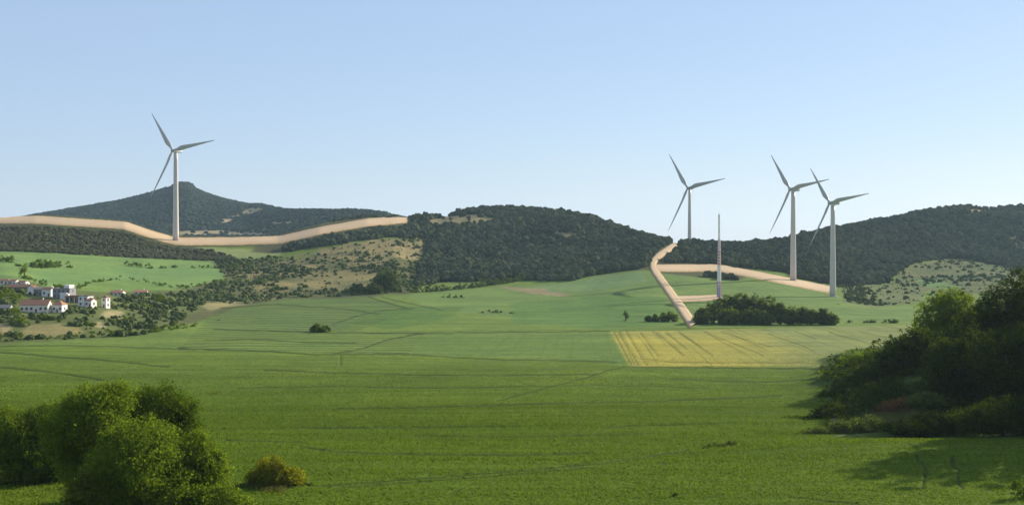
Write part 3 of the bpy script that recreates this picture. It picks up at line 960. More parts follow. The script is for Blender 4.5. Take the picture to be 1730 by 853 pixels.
def tree(name, lobes_px, Y, leaf, n, size, label, cat='tree', group=None, seed=1, clump=1.0, depth=.8, base_px=None, base_r=None, part='crown', foot=None):
    """lobes_px: (px, py, rx, ry[, dY]) as seen from the viewpoint, at distance Y; becomes real metres around the tree's own foot"""
    s = Y / F
    bpx = base_px if base_px is not None else float(np.average([l[0] for l in lobes_px], weights=[l[2] * l[3] for l in lobes_px]))
    bx = (bpx - CX) * s
    bz = float(Zat(np.array(bx), np.array(Y)))
    lobes = []
    for i, l in enumerate(lobes_px):
        dY = l[4] if len(l) > 4 else ((i * 37) % 7 - 3) / 3.0 * l[2] * s * .35
        lobes.append(((l[0] - CX) * s - bx, dY, HC - (l[1] - HY) * s - bz, l[2] * s, l[2] * s * depth, l[3] * s))
    root = empty(name, (bx, Y, bz), label, cat, group)
    tr = trunk_mesh(base_r or max(.12, .045 * max(l[2] + l[5] for l in lobes)), lobes, 0, seed)
    tr.build('trunk' if part == 'crown' else 'stem', M_BARK, root, True)
    v, f = leaf_cloud(lobes, n, size, seed, clump)
    # keep leaves out of the ground
    gz = Zat(v[:, 0] + bx, v[:, 1] + Y) - bz
    v[:, 2] = np.maximum(v[:, 2], gz + .03)
    link_mesh(part, np_mesh(part, v, f), leaf, root)
    return root


L_MID = leaf_material('leaves_mid', (.098, .145, .012), (.20, .272, .028), .50)
L_DARK = leaf_material('leaves_dark', (.046, .078, .008), (.130, .19, .018), .44)
L_BRIGHT = leaf_material('leaves_bright', (.075, .10, .012), (.17, .20, .022), .4)
L_GOLD = leaf_material('leaves_gold', (.125, .145, .010), (.30, .285, .024), .45)
L_GROVE = leaf_material('leaves_grove', (.055, .085, .020), (.175, .215, .052), .38)
L_BLUE = leaf_material('leaves_grey_green', (.055, .085, .030), (.145, .185, .062), .3)
L_RUST = leaf_material('leaves_rust', (.14, .080, .03), (.29, .165, .065), .3)
L_DRY = leaf_material('grass_dry', (.11, .12, .035), (.23, .22, .075), .3)
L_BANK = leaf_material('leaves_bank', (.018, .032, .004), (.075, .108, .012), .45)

# --- bottom left
tree('broadleaf_tree', [(165, 700, 55, 52), (118, 725, 45, 50), (190, 672, 34, 28), (140, 775, 58, 52), (180, 820, 60, 50)], 183, L_MID, 46000, .33,
     'tall rounded tree with feathery pale green top, in the middle of the left foreground clump', seed=21, clump=1.3)
tree('broadleaf_tree', [(275, 690, 60, 44), (306, 735, 42, 52), (238, 700, 42, 40), (290, 780, 50, 60)], 194, L_DARK, 40000, .33,
     'dark dome-shaped tree behind the right side of the left foreground clump', seed=22, clump=1.0)
tree('broadleaf_tree', [(235, 775, 72, 62), (205, 812, 62, 60), (262, 830, 72, 58), (250, 742, 45, 36)], 174, L_MID, 50000, .32,
     'broad full tree in front of the left foreground clump, reaching the bottom of the picture', seed=23, clump=1.1)
tree('broadleaf_tree', [(335, 768, 42, 40), (352, 800, 36, 40), (318, 820, 50, 42)], 180, L_MID, 28000, .32,
     'lower round tree at the right end of the left foreground clump', seed=24)
tree('shrub', [(372, 842, 45, 24), (340, 850, 40, 24), (405, 852, 22, 12)], 176, L_MID, 13000, .30,
     'low spreading shrub at the foot of the left foreground clump, right of its trees', 'shrub', seed=25, part='foliage')
tree('broadleaf_tree', [(18, 728, 44, 44), (40, 762, 46, 46), (8, 778, 44, 40), (56, 790, 36, 28)], 205, L_MID, 32000, .33,
     'rounded tree at the left edge of the picture in the foreground', seed=26)
tree('broadleaf_tree', [(78, 712, 32, 28), (92, 748, 36, 42), (92, 785, 34, 32)], 207, L_DARK, 24000, .33,
     'dark narrow tree squeezed between the left edge tree and the tall foreground trees', seed=27)
tree('shrub', [(143, 828, 24, 24), (150, 806, 13, 12), (135, 846, 24, 16)], 168, L_BRIGHT, 5000, .34,
     'bright yellow green shrub in front of the left foreground clump', 'shrub', seed=28, part='foliage')
# --- lone bush in the near field
tree('bush', [(458, 795, 32, 25), (485, 803, 26, 18), (438, 808, 22, 14), (470, 813, 44, 12)], 203, L_GOLD, 15000, .30,
     'lone golden green bush in the near field', 'bush', seed=31, part='foliage', clump=.7)
tree('shrub', [(415, 820, 22, 5), (445, 821, 20, 6)], 203, L_GROVE, 2500, .28,
     'low dark brush trailing left of the golden bush', 'shrub', seed=32, part='foliage', clump=.5)
tree('shrub', [(521, 819, 9, 3)], 204, L_DARK, 700, .25, 'tiny dark tuft at the right of the golden bush', 'shrub', seed=33, part='foliage', clump=.35)
# --- bank on the right
BANK = [
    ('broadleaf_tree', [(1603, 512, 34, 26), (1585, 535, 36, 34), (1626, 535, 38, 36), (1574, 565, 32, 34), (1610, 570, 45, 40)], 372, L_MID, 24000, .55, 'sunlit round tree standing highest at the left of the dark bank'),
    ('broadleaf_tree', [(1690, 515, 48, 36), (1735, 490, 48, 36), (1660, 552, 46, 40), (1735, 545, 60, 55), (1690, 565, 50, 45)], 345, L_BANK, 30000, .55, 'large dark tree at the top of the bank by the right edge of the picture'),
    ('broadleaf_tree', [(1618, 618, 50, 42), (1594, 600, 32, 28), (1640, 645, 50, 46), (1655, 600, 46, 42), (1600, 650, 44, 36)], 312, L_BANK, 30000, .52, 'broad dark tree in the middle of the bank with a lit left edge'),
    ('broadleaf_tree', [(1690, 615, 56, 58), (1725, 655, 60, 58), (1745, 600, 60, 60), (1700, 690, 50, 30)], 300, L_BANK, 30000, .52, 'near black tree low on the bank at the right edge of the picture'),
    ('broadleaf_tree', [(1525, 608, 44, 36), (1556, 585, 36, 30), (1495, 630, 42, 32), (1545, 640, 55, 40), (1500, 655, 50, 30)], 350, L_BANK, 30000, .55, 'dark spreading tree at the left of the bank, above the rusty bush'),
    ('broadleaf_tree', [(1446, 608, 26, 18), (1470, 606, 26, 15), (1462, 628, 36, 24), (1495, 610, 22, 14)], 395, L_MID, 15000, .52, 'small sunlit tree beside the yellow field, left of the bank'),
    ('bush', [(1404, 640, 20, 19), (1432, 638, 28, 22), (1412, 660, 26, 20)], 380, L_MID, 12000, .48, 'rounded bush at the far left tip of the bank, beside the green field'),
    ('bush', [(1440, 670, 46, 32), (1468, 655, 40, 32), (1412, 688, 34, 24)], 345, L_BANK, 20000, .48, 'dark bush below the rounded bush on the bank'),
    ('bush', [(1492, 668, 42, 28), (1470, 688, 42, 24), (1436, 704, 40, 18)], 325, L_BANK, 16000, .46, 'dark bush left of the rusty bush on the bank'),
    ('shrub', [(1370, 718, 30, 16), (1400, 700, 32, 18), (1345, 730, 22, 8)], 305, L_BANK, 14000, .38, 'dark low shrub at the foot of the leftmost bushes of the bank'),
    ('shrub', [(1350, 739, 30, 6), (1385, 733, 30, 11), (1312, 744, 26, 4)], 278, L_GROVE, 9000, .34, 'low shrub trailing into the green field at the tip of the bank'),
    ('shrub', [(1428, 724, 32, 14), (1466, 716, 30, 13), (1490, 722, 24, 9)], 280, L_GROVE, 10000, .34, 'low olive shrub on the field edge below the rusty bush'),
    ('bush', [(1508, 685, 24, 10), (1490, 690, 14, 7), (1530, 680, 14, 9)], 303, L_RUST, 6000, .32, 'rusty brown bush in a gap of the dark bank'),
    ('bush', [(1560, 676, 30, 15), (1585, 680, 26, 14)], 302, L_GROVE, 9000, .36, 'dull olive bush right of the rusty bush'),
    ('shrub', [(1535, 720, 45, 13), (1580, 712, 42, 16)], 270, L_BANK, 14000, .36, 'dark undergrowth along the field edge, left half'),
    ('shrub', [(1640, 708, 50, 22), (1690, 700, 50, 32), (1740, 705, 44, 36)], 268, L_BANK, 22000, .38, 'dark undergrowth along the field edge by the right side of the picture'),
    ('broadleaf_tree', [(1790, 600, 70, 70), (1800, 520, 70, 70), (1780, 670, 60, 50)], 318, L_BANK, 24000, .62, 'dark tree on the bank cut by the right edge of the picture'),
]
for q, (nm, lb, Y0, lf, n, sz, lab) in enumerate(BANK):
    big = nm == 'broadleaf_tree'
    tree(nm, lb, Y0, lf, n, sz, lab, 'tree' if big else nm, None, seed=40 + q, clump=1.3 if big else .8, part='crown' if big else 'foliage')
tree('shrub', [(1722, 822, 14, 20), (1735, 838, 18, 22)], 192, L_DARK, 900, .30, 'sparse dark twiggy shrub in the bottom right corner', 'shrub', seed=70, part='foliage', clump=.6)
# undergrowth filling the bank between the trees
ug = []
rs = np.random.default_rng(77)
for _ in range(820):
    q_ = .262 + rs.random() * .24; Y_ = 267 + rs.random() * 150
    if q_ < .27 and Y_ < 325: continue
    if q_ < .30 and Y_ < 285: continue
    X_ = q_ * Y_
    if 300 < 1e9 and 1470 < CX + q_ * F < 1570 and Y_ < 300: continue
    r_ = 1.6 + 1.8 * rs.random()
    ug.append((X_, Y_, float(Zat(np.array(X_), np.array(Y_))) + r_ * .3, r_ * 1.3, r_ * 1.3, r_))
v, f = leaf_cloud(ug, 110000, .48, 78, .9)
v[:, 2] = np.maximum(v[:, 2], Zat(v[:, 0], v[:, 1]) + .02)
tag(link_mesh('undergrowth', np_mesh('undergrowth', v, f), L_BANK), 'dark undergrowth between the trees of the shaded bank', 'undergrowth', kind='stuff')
# trees standing further right on the same bank, just outside the picture: they throw the long shadows over the field
for q, (px_, py_, rx, rz, Y0) in enumerate([(1850, 560, 62, 120, 277), (1905, 590, 62, 140, 257), (2010, 580, 80, 150, 262), (1960, 540, 80, 120, 300), (1830, 560, 50, 90, 262)]):
    tree('broadleaf_tree', [(px_, py_, rx, rz), (px_ - rx * .5, py_ + rz * .4, rx * .7, rz * .7), (px_ + rx * .5, py_ + rz * .5, rx * .7, rz * .7)], Y0, L_BANK, 9000, .9,
         ['tree on the bank just beyond the right edge of the picture', 'tree lowest on the bank, further beyond the right edge of the picture', 'tree higher on the bank beyond the right edge of the picture', 'tree furthest back beyond the right edge of the picture', 'small tree closest to the right edge of the picture, outside it'][q], 'tree', None, seed=90 + q, clump=1.6)
# the standing crop of the near field: blades in tufts
def crop_blades():
    rs = np.random.default_rng(55)
    n = 600000
    Y = np.sqrt(165 ** 2 + rs.random(n) * (500 ** 2 - 165 ** 2)); px = -30 + rs.random(n) * 1790
    keep = rs.random(n) < np.clip((490 - Y) / 260, 0, 1); Y = Y[keep]; px = px[keep]
    X = (px - CX) / F * Y
    i = np.clip(np.searchsorted(PX, px), 0, len(PX) - 1); j = np.clip(np.searchsorted(YR, Y), 0, len(YR) - 1)
    keep = (track[i, j] < .06) & ~bm_[i, j] & (rs.random(len(X)) < np.clip(.85 + 1.3 * fbm(X * .010, Y * .3 + 5, 3), .2, 1)) & (PYG[i, j] > 597)
    X, Y = X[keep], Y[keep]; n = len(X)
    z = Zat(X, Y)
    a = rs.random(n) * 6.283; w = .06 + .10 * rs.random(n); h = (.12 + .20 * rs.random(n)) * np.clip(1 + .5 * fbm(X / 6, Y / 6, 3) + 1.6 * fbm(X * .012, Y * .35, 3), .2, 2.2) * np.clip((520 - Y) / 200, .35, 1)
    dx, dy = np.cos(a) * w, np.sin(a) * w
    lx, ly = rs.normal(size=n) * .12, rs.normal(size=n) * .12
    V = np.stack([np.stack([X - dx, Y - dy, z - .02], 1), np.stack([X + dx, Y + dy, z - .02], 1), np.stack([X + dx * .5 + lx, Y + dy * .5 + ly, z + h], 1), np.stack([X - dx * .5 + lx, Y - dy * .5 + ly, z + h], 1)], 1)
    o = link_mesh('crop', np_mesh('crop', V.reshape(-1, 3), np.arange(4 * n).reshape(-1, 4)), L_CROP)
    tag(o, 'young green cereal standing in the near field', 'crop', kind='stuff')


L_CROP = leaf_material('cereal_blades', (.095, .146, .013), (.150, .208, .022), .34)
crop_blades()
# --- far bushes and trees
tree('bush', [(540, 555, 15, 8), (531, 557, 8, 6), (550, 557, 7, 6)], 655, L_DARK, 3500, .65, 'lone dark bush in the middle of the green fields', 'bush', seed=80, part='foliage', clump=.9)
tree('broadleaf_tree', [(655, 470, 22, 14), (660, 484, 20, 12), (640, 475, 14, 11)], 1050, L_BLUE, 9000, 1.1, 'large grey green tree at the foot of the dry slope', seed=81, clump=1.7)
tree('broadleaf_tree', [(630, 490, 16, 11), (612, 494, 12, 8)], 1030, L_BLUE, 6000, 1.0, 'smaller grey green tree left of the large one at the foot of the dry slope', seed=82, clump=1.5)
tree('broadleaf_tree', [(605, 488, 14, 9), (590, 494, 10, 6)], 1045, L_BLUE, 4000, 1.0, 'low grey green tree furthest left of the clump at the foot of the dry slope', seed=83, clump=1.5)
tree('sapling', [(1057, 536, 5, 8), (1057, 529, 3, 5)], 752, L_BLUE, 500, .6, 'thin sapling standing alone left of the sandy road', 'tree', seed=84, clump=.8)
tree('bush', [(1415, 517, 5, 4)], 935, L_DARK, 500, .7, 'small dark bush on the field right of the grove', 'bush', seed=85, part='foliage', clump=.8)
GROVE = [
    (1205, 525, 22, 18, 800, 'low round tree at the left end of the grove beside the sandy road'),
    (1188, 533, 16, 13, 775, 'short bushy tree in front of the left end of the grove'),
    (1232, 534, 20, 14, 770, 'low front tree of the grove, left of its tallest trees'),
    (1228, 512, 22, 14, 850, 'tree in the grove just right of the mast foot'),
    (1252, 512, 22, 17, 835, 'tallest broad tree in the grove, right of the mast'),
    (1275, 515, 20, 20, 825, 'tall tree of the grove, second right of the mast'),
    (1297, 520, 19, 21, 805, 'tall olive tree near the middle of the grove'),
    (1268, 534, 19, 15, 772, 'front tree under the tallest part of the grove'),
    (1292, 538, 16, 12, 768, 'front tree right of the middle of the grove'),
    (1318, 527, 10, 17, 785, 'narrow upright tree right of the middle of the grove'),
    (1336, 532, 13, 14, 780, 'bushy tree in the lower right half of the grove'),
    (1354, 532, 13, 13, 790, 'rounded tree in the lower right half of the grove, next to the gap'),
    (1370, 534, 12, 12, 778, 'low tree left of the last pair of the grove'),
    (1390, 533, 9, 13, 785, 'small upright tree near the right end of the grove'),
    (1405, 539, 10, 9, 775, 'lowest bush at the right end of the grove'),
]
for q, (px_, py_, rx, rz, Y0, lab) in enumerate(GROVE):
    r4 = random.Random(q)
    lobes = [(px_, py_ - rz * .05, rx * .8, rz * .95), (px_ - rx * .45, py_ + rz * .25, rx * .6, rz * .65), (px_ + rx * .45, py_ + rz * .2, rx * .55, rz * .65), (px_ + r4.uniform(-.3, .3) * rx, py_ + rz * .5, rx * .75, rz * .55)]
    Y0 = 720 + (Y0 - 770) * .35
    tree('broadleaf_tree', lobes, Y0, L_GROVE, 5000, .95, lab, 'tree', 'trees of the grove beside the sandy road', seed=100 + q, clump=1.5)
for q, (px_, py_, rx, rz, lab) in enumerate([(1095, 538, 5, 5, 'leftmost small tree of the thin row left of the sandy road'), (1107, 537, 5, 7, 'second small tree of the thin row left of the sandy road'),
                                             (1121, 536, 8, 8, 'middle bushy tree of the thin row left of the sandy road'), (1135, 534, 9, 9, 'rightmost small tree of the thin row, touching the sandy road')]):
    tree('broadleaf_tree', [(px_, py_, rx, rz), (px_ + rx * .4, py_ + rz * .3, rx * .7, rz * .7)], 745, L_GROVE, 1400, .75, lab, 'tree', 'thin row of small trees', seed=130 + q, clump=.9)
# saddle trees by the turbine
tree('broadleaf_tree', [(1176, 410, 4, 5), (1180, 410, 3, 4)], 1515, L_DARK, 500, 1.2, 'small dark tree on the skyline right of the turbine on the saddle', seed=140, clump=1.5)
# village trees
VT = [
    ('broadleaf_tree', [(18, 503, 22, 16), (30, 512, 16, 14), (5, 512, 16, 14)], 715, L_MID, 5000, .6, 'big round green tree among the houses at the left edge'),
    ('cypress_tree', [(20, 436, 2.5, 6), (20, 442, 3, 6)], 1130, L_DARK, 600, .9, 'narrow dark cypress on the field edge above the village'),
    ('broadleaf_tree', [(41, 452, 5, 9), (40, 464, 6, 9), (44, 473, 8, 7)], 900, L_MID, 1600, .8, 'tall leaning green tree behind the village roofs'),
    ('broadleaf_tree', [(25, 528, 12, 9), (14, 535, 14, 9)], 655, L_MID, 2500, .5, 'green tree left of the long orange roofed house'),
    ('broadleaf_tree', [(36, 545, 14, 10), (26, 552, 12, 9)], 615, L_MID, 2500, .5, 'bushy tree below the long orange roofed house'),
    ('broadleaf_tree', [(80, 538, 10, 8), (90, 541, 10, 7)], 640, L_DARK, 2000, .5, 'dark tree in front of the small white house with the orange roof'),
    ('broadleaf_tree', [(285, 512, 18, 11), (300, 518, 14, 10), (270, 518, 14, 9)], 840, L_DARK, 3000, .8, 'dark tree at the right end of the village slope'),
    ('broadleaf_tree', [(265, 503, 10, 9), (256, 510, 10, 8)], 850, L_DARK, 1800, .8, 'dark tree below the small farm houses'),
    ('broadleaf_tree', [(245, 520, 14, 9), (230, 526, 14, 8)], 790, L_MID, 2400, .7, 'green tree on the slope left of the dark one'),
    ('broadleaf_tree', [(155, 549, 12, 8), (145, 553, 10, 7)], 630, L_DARK, 2000, .5, 'dark bushy tree low on the village slope beside the bare earth'),
    ('broadleaf_tree', [(215, 545, 14, 9), (200, 550, 14, 8)], 680, L_DARK, 2200, .6, 'dark bushy tree low on the slope near its right foot'),
    ('broadleaf_tree', [(166, 508, 5, 7), (163, 513, 5, 5)], 775, L_DARK, 900, .55, 'small dark tree between the white houses'),
    ('broadleaf_tree', [(370, 543, 3, 5)], 730, L_DARK, 300, .6, 'tiny upright tree on the terrace right of the village slope'),
    ('broadleaf_tree', [(470, 488, 10, 6), (455, 490, 8, 5)], 1060, L_DARK, 1200, .9, 'dark low tree on the dry terrace, middle distance'),
]
for q, (nm, lb, Y0, lf, n, sz, lab) in enumerate(VT):
    tree(nm, lb, Y0, lf, n, sz, lab, 'tree', None, seed=150 + q, clump=sz * 1.6)


# ------------------------------------------------------------------ hedges between fields
def hedge(ln, h, leaf, n, size, label, seed, name='hedge', gap=.25, w=2.0):
    rs = np.random.default_rng(seed)
    g = [ground(*p) for p in ln]
    base = np.array(g[0])
    lob = []
    for a, b in zip(g[:-1], g[1:]):
        a, b = np.array(a), np.array(b)
        L = np.linalg.norm(b - a)
        k = max(1, int(L / (h * (.55 if gap < .1 else 1.1))))
        for i in range(k + 1):
            if rs.random() < gap: continue
            p = a + (b - a) * (i + rs.random() * .6) / (k + 1)
            zz = float(Zat(np.array(p[0]), np.array(p[1])))
            hh = h * (.5 + .8 * rs.random())
            lob.append((p[0] - base[0], p[1] - base[1], zz - base[2] + hh * .35, hh * .75, w * (.6 + .6 * rs.random()), hh * .6))
    if not lob: lob = [(0, 0, h * .3, h, w, h * .5)]
    v, f = leaf_cloud(lob, n, size, seed, size * 1.5)
    gz = Zat(v[:, 0] + base[0], v[:, 1] + base[1]) - base[2]
    v[:, 2] = np.maximum(v[:, 2], gz)
    o = link_mesh(name, np_mesh(name, v, f), leaf)
    o.location = base
    return tag(o, label, 'hedge')


hedge([(55, 452), (75, 452), (100, 451), (120, 452)], 7, L_DARK, 2600, 1.1, 'dark clump of bushes alone on the pale field above the village', 201, gap=.0, w=5)
hedge([(0, 441), (10, 442), (22, 444)], 4.5, L_DARK, 900, 1.0, 'dark hedge at the left edge by the cypress', 202)
hedge([(26, 449), (36, 451)], 3, L_DARK, 300, .9, 'short hedge between the cypress and the leaning tree', 203)
hedge([(52, 477), (70, 482), (92, 487), (112, 491)], 4, L_DARK, 1400, .8, 'hedge running down behind the village to the tall grey house', 204)
hedge([(215, 448), (250, 453), (300, 452), (350, 453), (400, 452), (425, 450)], 3.6, L_DARK, 2200, 1.0, 'broken hedge across the pale fields, right of the bush clump', 205, gap=.35)
hedge([(122, 491), (150, 479), (180, 474), (215, 472), (250, 477), (285, 485), (310, 489)], 2.8, L_DARK, 2200, .8, 'curving hedge round the small bright field above the village', 206)
hedge([(310, 489), (340, 482), (380, 476), (420, 476), (450, 478)], 4, L_DARK, 1800, .9, 'hedge under the scrubby hill, right of the small bright field', 207)
hedge([(690, 494), (740, 492), (790, 487), (830, 482), (862, 477), (890, 473)], 5.5, L_BLUE, 9000, .95, 'long hedge between the green fields at the foot of the wooded hill', 208, gap=.03, w=3.5)
hedge([(820, 482), (826, 481)], 9, L_BLUE, 500, 1.1, 'taller bushy tuft standing up in the long hedge', 209)
hedge([(745, 502), (770, 503), (800, 503)], 2, L_BLUE, 500, .8, 'faint low hedge in the green field under the wooded hill', 210, gap=.4)
hedge([(800, 529), (830, 528), (866, 529)], 1.6, L_BLUE, 500, .7, 'thin dark hedge line in the middle fields', 211, gap=.5)
hedge([(0, 572), (60, 573), (130, 571), (200, 568), (260, 561), (330, 551)], 3.0, L_DARK, 4500, .55, 'dark hedge along the lower edge of the village slope', 212, gap=.05)
hedge([(1430, 545), (1480, 545), (1530, 546)], 2.5, L_BLUE, 900, .8, 'low hedge on the far side of the yellow field, right of the grove', 213, gap=.3)
hedge([(1190, 756), (1215, 754), (1245, 750)], .8, L_GROVE, 1200, .28, 'thin tongue of tall grass reaching into the green field from the bank', 214, 'grass_strip', gap=.0, w=1.0)
hedge([(360, 665), (367, 665)], 1.0, L_GOLD, 150, .3, 'tiny brown tuft alone in the near green field', 215, 'grass_tuft', gap=0, w=.7)
hedge([(1140, 838), (1143, 838)], .6, L_GROVE, 300, .2, 'small grass tuft near the bottom of the green field', 216, 'grass_tuft', gap=0, w=.5)


# dry grass in front of the golden bush
def grass_blades(name, spots, n, h, mat, label, seed):
    rs = np.random.default_rng(seed)
    V, Fc = [], []
    for i in range(n):
        px_, py_, sx, sy = spots[rs.integers(0, len(spots))]
        X, Y, zz = ground(px_ + rs.normal() * sx, py_ + rs.normal() * sy)
        a = rs.random() * 6.28; hh = h * (.5 + rs.random()); w_ = .05 + .05 * rs.random()
        lx, ly = rs.normal(size=2) * hh * .25
        b = len(V)
        V += [(X - w_ * math.cos(a), Y - w_ * math.sin(a), zz), (X + w_ * math.cos(a), Y + w_ * math.sin(a), zz), (X + lx + .02, Y + ly, zz + hh), (X + lx - .02, Y + ly, zz + hh)]
        Fc.append((b, b + 1, b + 2, b + 3))
    return tag(link_mesh(name, np_mesh(name, V, Fc), mat), label, 'grass', kind='stuff')


grass_blades('dry_grass', [(450, 826, 9, 3), (465, 822, 6, 3), (435, 822, 8, 2), (475, 826, 4, 3)], 900, .55, L_DRY, 'tall straw coloured grass at the foot of the golden bush', 301)
grass_blades('dry_grass', [(1520, 699, 25, 4), (1480, 706, 25, 4), (1550, 695, 15, 3)], 2600, .8, L_DRY, 'straw coloured grass on the bank below the rusty bush', 302)


# ------------------------------------------------------------------ wind turbines
M_TOWER = simple('tower_paint', (.58, .52, .44), .45, .06, .08, spec=.4)
M_BLADE = simple('blade_paint', (.42, .40, .33), .4, .06, .2, spec=.4)
M_NAC = simple('nacelle_paint', (.42, .44, .45), .45, .08, .5, spec=.4)
M_DARKMETAL = simple('dark_metal', (.05, .055, .06), .5, .1)
M_CONC = simple('concrete', (.42, .40, .37), .9, .2, .5)
M_DOOR = simple('door_paint', (.30, .31, .30), .6, .1)


def turbine(loc, hub_h, rad, label, slim=.8):
    root = empty('wind_turbine', loc, label, 'wind turbine', 'wind turbines on the hills')
    az = math.atan2(loc[0], loc[1])
    vr = np.array([math.cos(az), -math.sin(az), 0.])          # rightwards as seen from the viewpoint
    vf = np.array([math.sin(az), math.cos(az), 0.])
    n = -.62 * vr - .75 * vf + np.array([0, 0, .22]); n /= np.linalg.norm(n)
    ax = np.array([n[0], n[1], 0]); ax /= np.linalg.norm(ax)
    k = hub_h / 81.0
    # foundation, tower with flange rings
    mb = MB(); mb.tube([(0, 0, -1.0), (0, 0, .35 * k)], [4.6 * k, 4.4 * k], 28); mb.build('foundation', M_CONC, root)
    mb = MB()
    zt = hub_h - 1.9 * k
    prof = [(0, 2.75)] + [(zt * i / 12, 2.75 + (1.75 - 2.75) * (i / 12)) for i in range(1, 13)]
    pts, rr = [], []
    for i, (z_, r_) in enumerate(prof):
        pts.append((0, 0, z_)); rr.append(r_ * k)
    mb.tube(pts, rr, 32)
    tw = mb.build('tower', M_TOWER, root, True)
    mb = MB()
    mb.box(-.5 * k, .5 * k, -2.85 * k, -2.6 * k, .5 * k, 2.9 * k)
    mb.build('door', M_DOOR, tw)
    # nacelle: rounded box along the axis, carried on the tower
    hub = np.array([0, 0, hub_h]) + ax * 4.2 * k
    side = np.cross(ax, [0, 0, 1]); up = np.array([0, 0, 1.])
    vs, fs = [], []
    secs = [(3.0, .75, .8), (2.4, 1.35, 1.4), (.5, 1.75, 1.75), (-4.5, 1.75, 1.7), (-7.2, 1.6, 1.45), (-7.8, 1.2, 1.0)]
    m_ = 16
    for (d, w_, h_) in secs:
        for q in range(m_):
            t = 2 * math.pi * q / m_
            cx_ = math.copysign(abs(math.cos(t)) ** .5, math.cos(t)); sx_ = math.copysign(abs(math.sin(t)) ** .5, math.sin(t))
            p = np.array([0, 0, hub_h]) + ax * d * k + side * cx_ * w_ * k + up * sx_ * h_ * k
            vs.append(tuple(p))
    for i in range(len(secs) - 1):
        for q in range(m_): fs.append((i * m_ + q, i * m_ + (q + 1) % m_, (i + 1) * m_ + (q + 1) % m_, (i + 1) * m_ + q))
    fs.append(tuple(range(m_))[::-1]); fs.append(tuple((len(secs) - 1) * m_ + q for q in range(m_)))
    mb = MB(); mb.add(vs, fs); nac = mb.build('nacelle', M_NAC, root, True)
    mb = MB()
    c = np.array([0, 0, hub_h]) - ax * 7.0 * k + up * 2.0 * k
    P8 = [c + ax * a * .45 * k + side * b * 1.7 * k + up * e * 1.1 * k for e in (-1, 1) for b in (-1, 1) for a in (-1, 1)]
    mb.add([tuple(p) for p in P8], [(0, 2, 3, 1), (4, 5, 7, 6), (0, 1, 5, 4), (2, 6, 7, 3), (0, 4, 6, 2), (1, 3, 7, 5)])
    mb.build('cooler', M_DARKMETAL, nac)
    # spinner
    mb = MB()
    mb.tube([tuple(hub - n * 1.4 * k), tuple(hub - n * .2 * k), tuple(hub + n * .9 * k), tuple(hub + n * 1.7 * k), tuple(hub + n * 2.1 * k)], [1.55 * k, 1.7 * k, 1.45 * k, .8 * k, .15 * k], 20)
    mb.build('hub', M_NAC, root, True)
    # blades: swept airfoil sections from root cylinder to pointed tip
    u = np.cross([0, 0, 1], n); u /= np.linalg.norm(u)
    if u @ vr < 0: u = -u
    w = np.cross(n, u)
    if w[2] < 0: w = -w
    # best turn of the rotor for blades pointing up-left, right, down-left
    tgt = [(-31, 62), (63, 15), (-36, -78)]
    best = min(range(1200), key=lambda a: sum((84 * (math.cos(R(a / 10 + 120 * j_)) * u + math.sin(R(a / 10 + 120 * j_)) * w) @ vr - t_[0]) ** 2 + (84 * (math.cos(R(a / 10 + 120 * j_)) * u + math.sin(R(a / 10 + 120 * j_)) * w)[2] - t_[1]) ** 2
                                          for j_, t_ in ((0, tgt[1]), (1, tgt[0]), (2, tgt[2]))))
    for j_ in range(3):
        th = R(best / 10 + 120 * j_)
        d = math.cos(th) * u + math.sin(th) * w
        e = np.cross(n, d)                        # chord direction in the rotor plane
        vs, fs = [], []
        M_ = 14
        S = 16
        for i in range(S + 1):
            s = i / S
            rr_ = rad * (.02 + .98 * s)
            chord = slim * rad * (.050 + .066 * sstep(.03, .2, s)) * (1 - .88 * max(0., (s - .2) / .8) ** .9)
            thick = chord * (1.0 - .78 * sstep(.02, .25, s))
            tw_ = R(26 * (1 - s) ** 1.6 + 6)
            ce = math.cos(tw_) * e + math.sin(tw_) * n
            cn = -math.sin(tw_) * e + math.cos(tw_) * n
            bend = n * rad * .02 * s * s
            for q in range(M_):
                t = 2 * math.pi * q / M_
                p = hub + d * rr_ + bend + ce * (math.cos(t) * .5 + .16 * sstep(.05, .25, s)) * chord + cn * math.sin(t) * .5 * thick * (1 - .35 * math.cos(t) * sstep(.05, .25, s))
                vs.append(tuple(p))
        for i in range(S):
            for q in range(M_): fs.append((i * M_ + q, i * M_ + (q + 1) % M_, (i + 1) * M_ + (q + 1) % M_, (i + 1) * M_ + q))
        fs.append(tuple(range(M_))[::-1]); fs.append(tuple(S * M_ + q for q in range(M_)))
        mb = MB(); mb.add(vs, fs); mb.build('blade', M_BLADE, root, True)
    return root


for (hx, hy, bx_, by_, lab) in ((292, 257, 297, 407, 'wind turbine standing alone on the sandy road before the pointed mountain'),
                                (1336, 322, 1340, 475, 'wind turbine standing on the branch road, its right blade behind the next rotor'),
                                (1403, 345, 1407, 501, 'wind turbine at the end of the branch road, nearest the wooded hill on the right')):
    X, Y, zz = ground(bx_, by_)
    hub_h = (HC - (hy - 2 - HY) * Y / F) - zz
    turbine((X, Y, zz), hub_h, (87 if hx < 600 else 81) * Y / F, lab)
Y = 1575.0
X = (1165 - CX) / F * Y
zz = float(Zat(np.array(X), np.array(Y)))
turbine((X, Y, zz), HC - (318 - HY) * Y / F - zz, 79 * Y / F, 'wind turbine rising behind the wooded saddle, its foot hidden by trees')


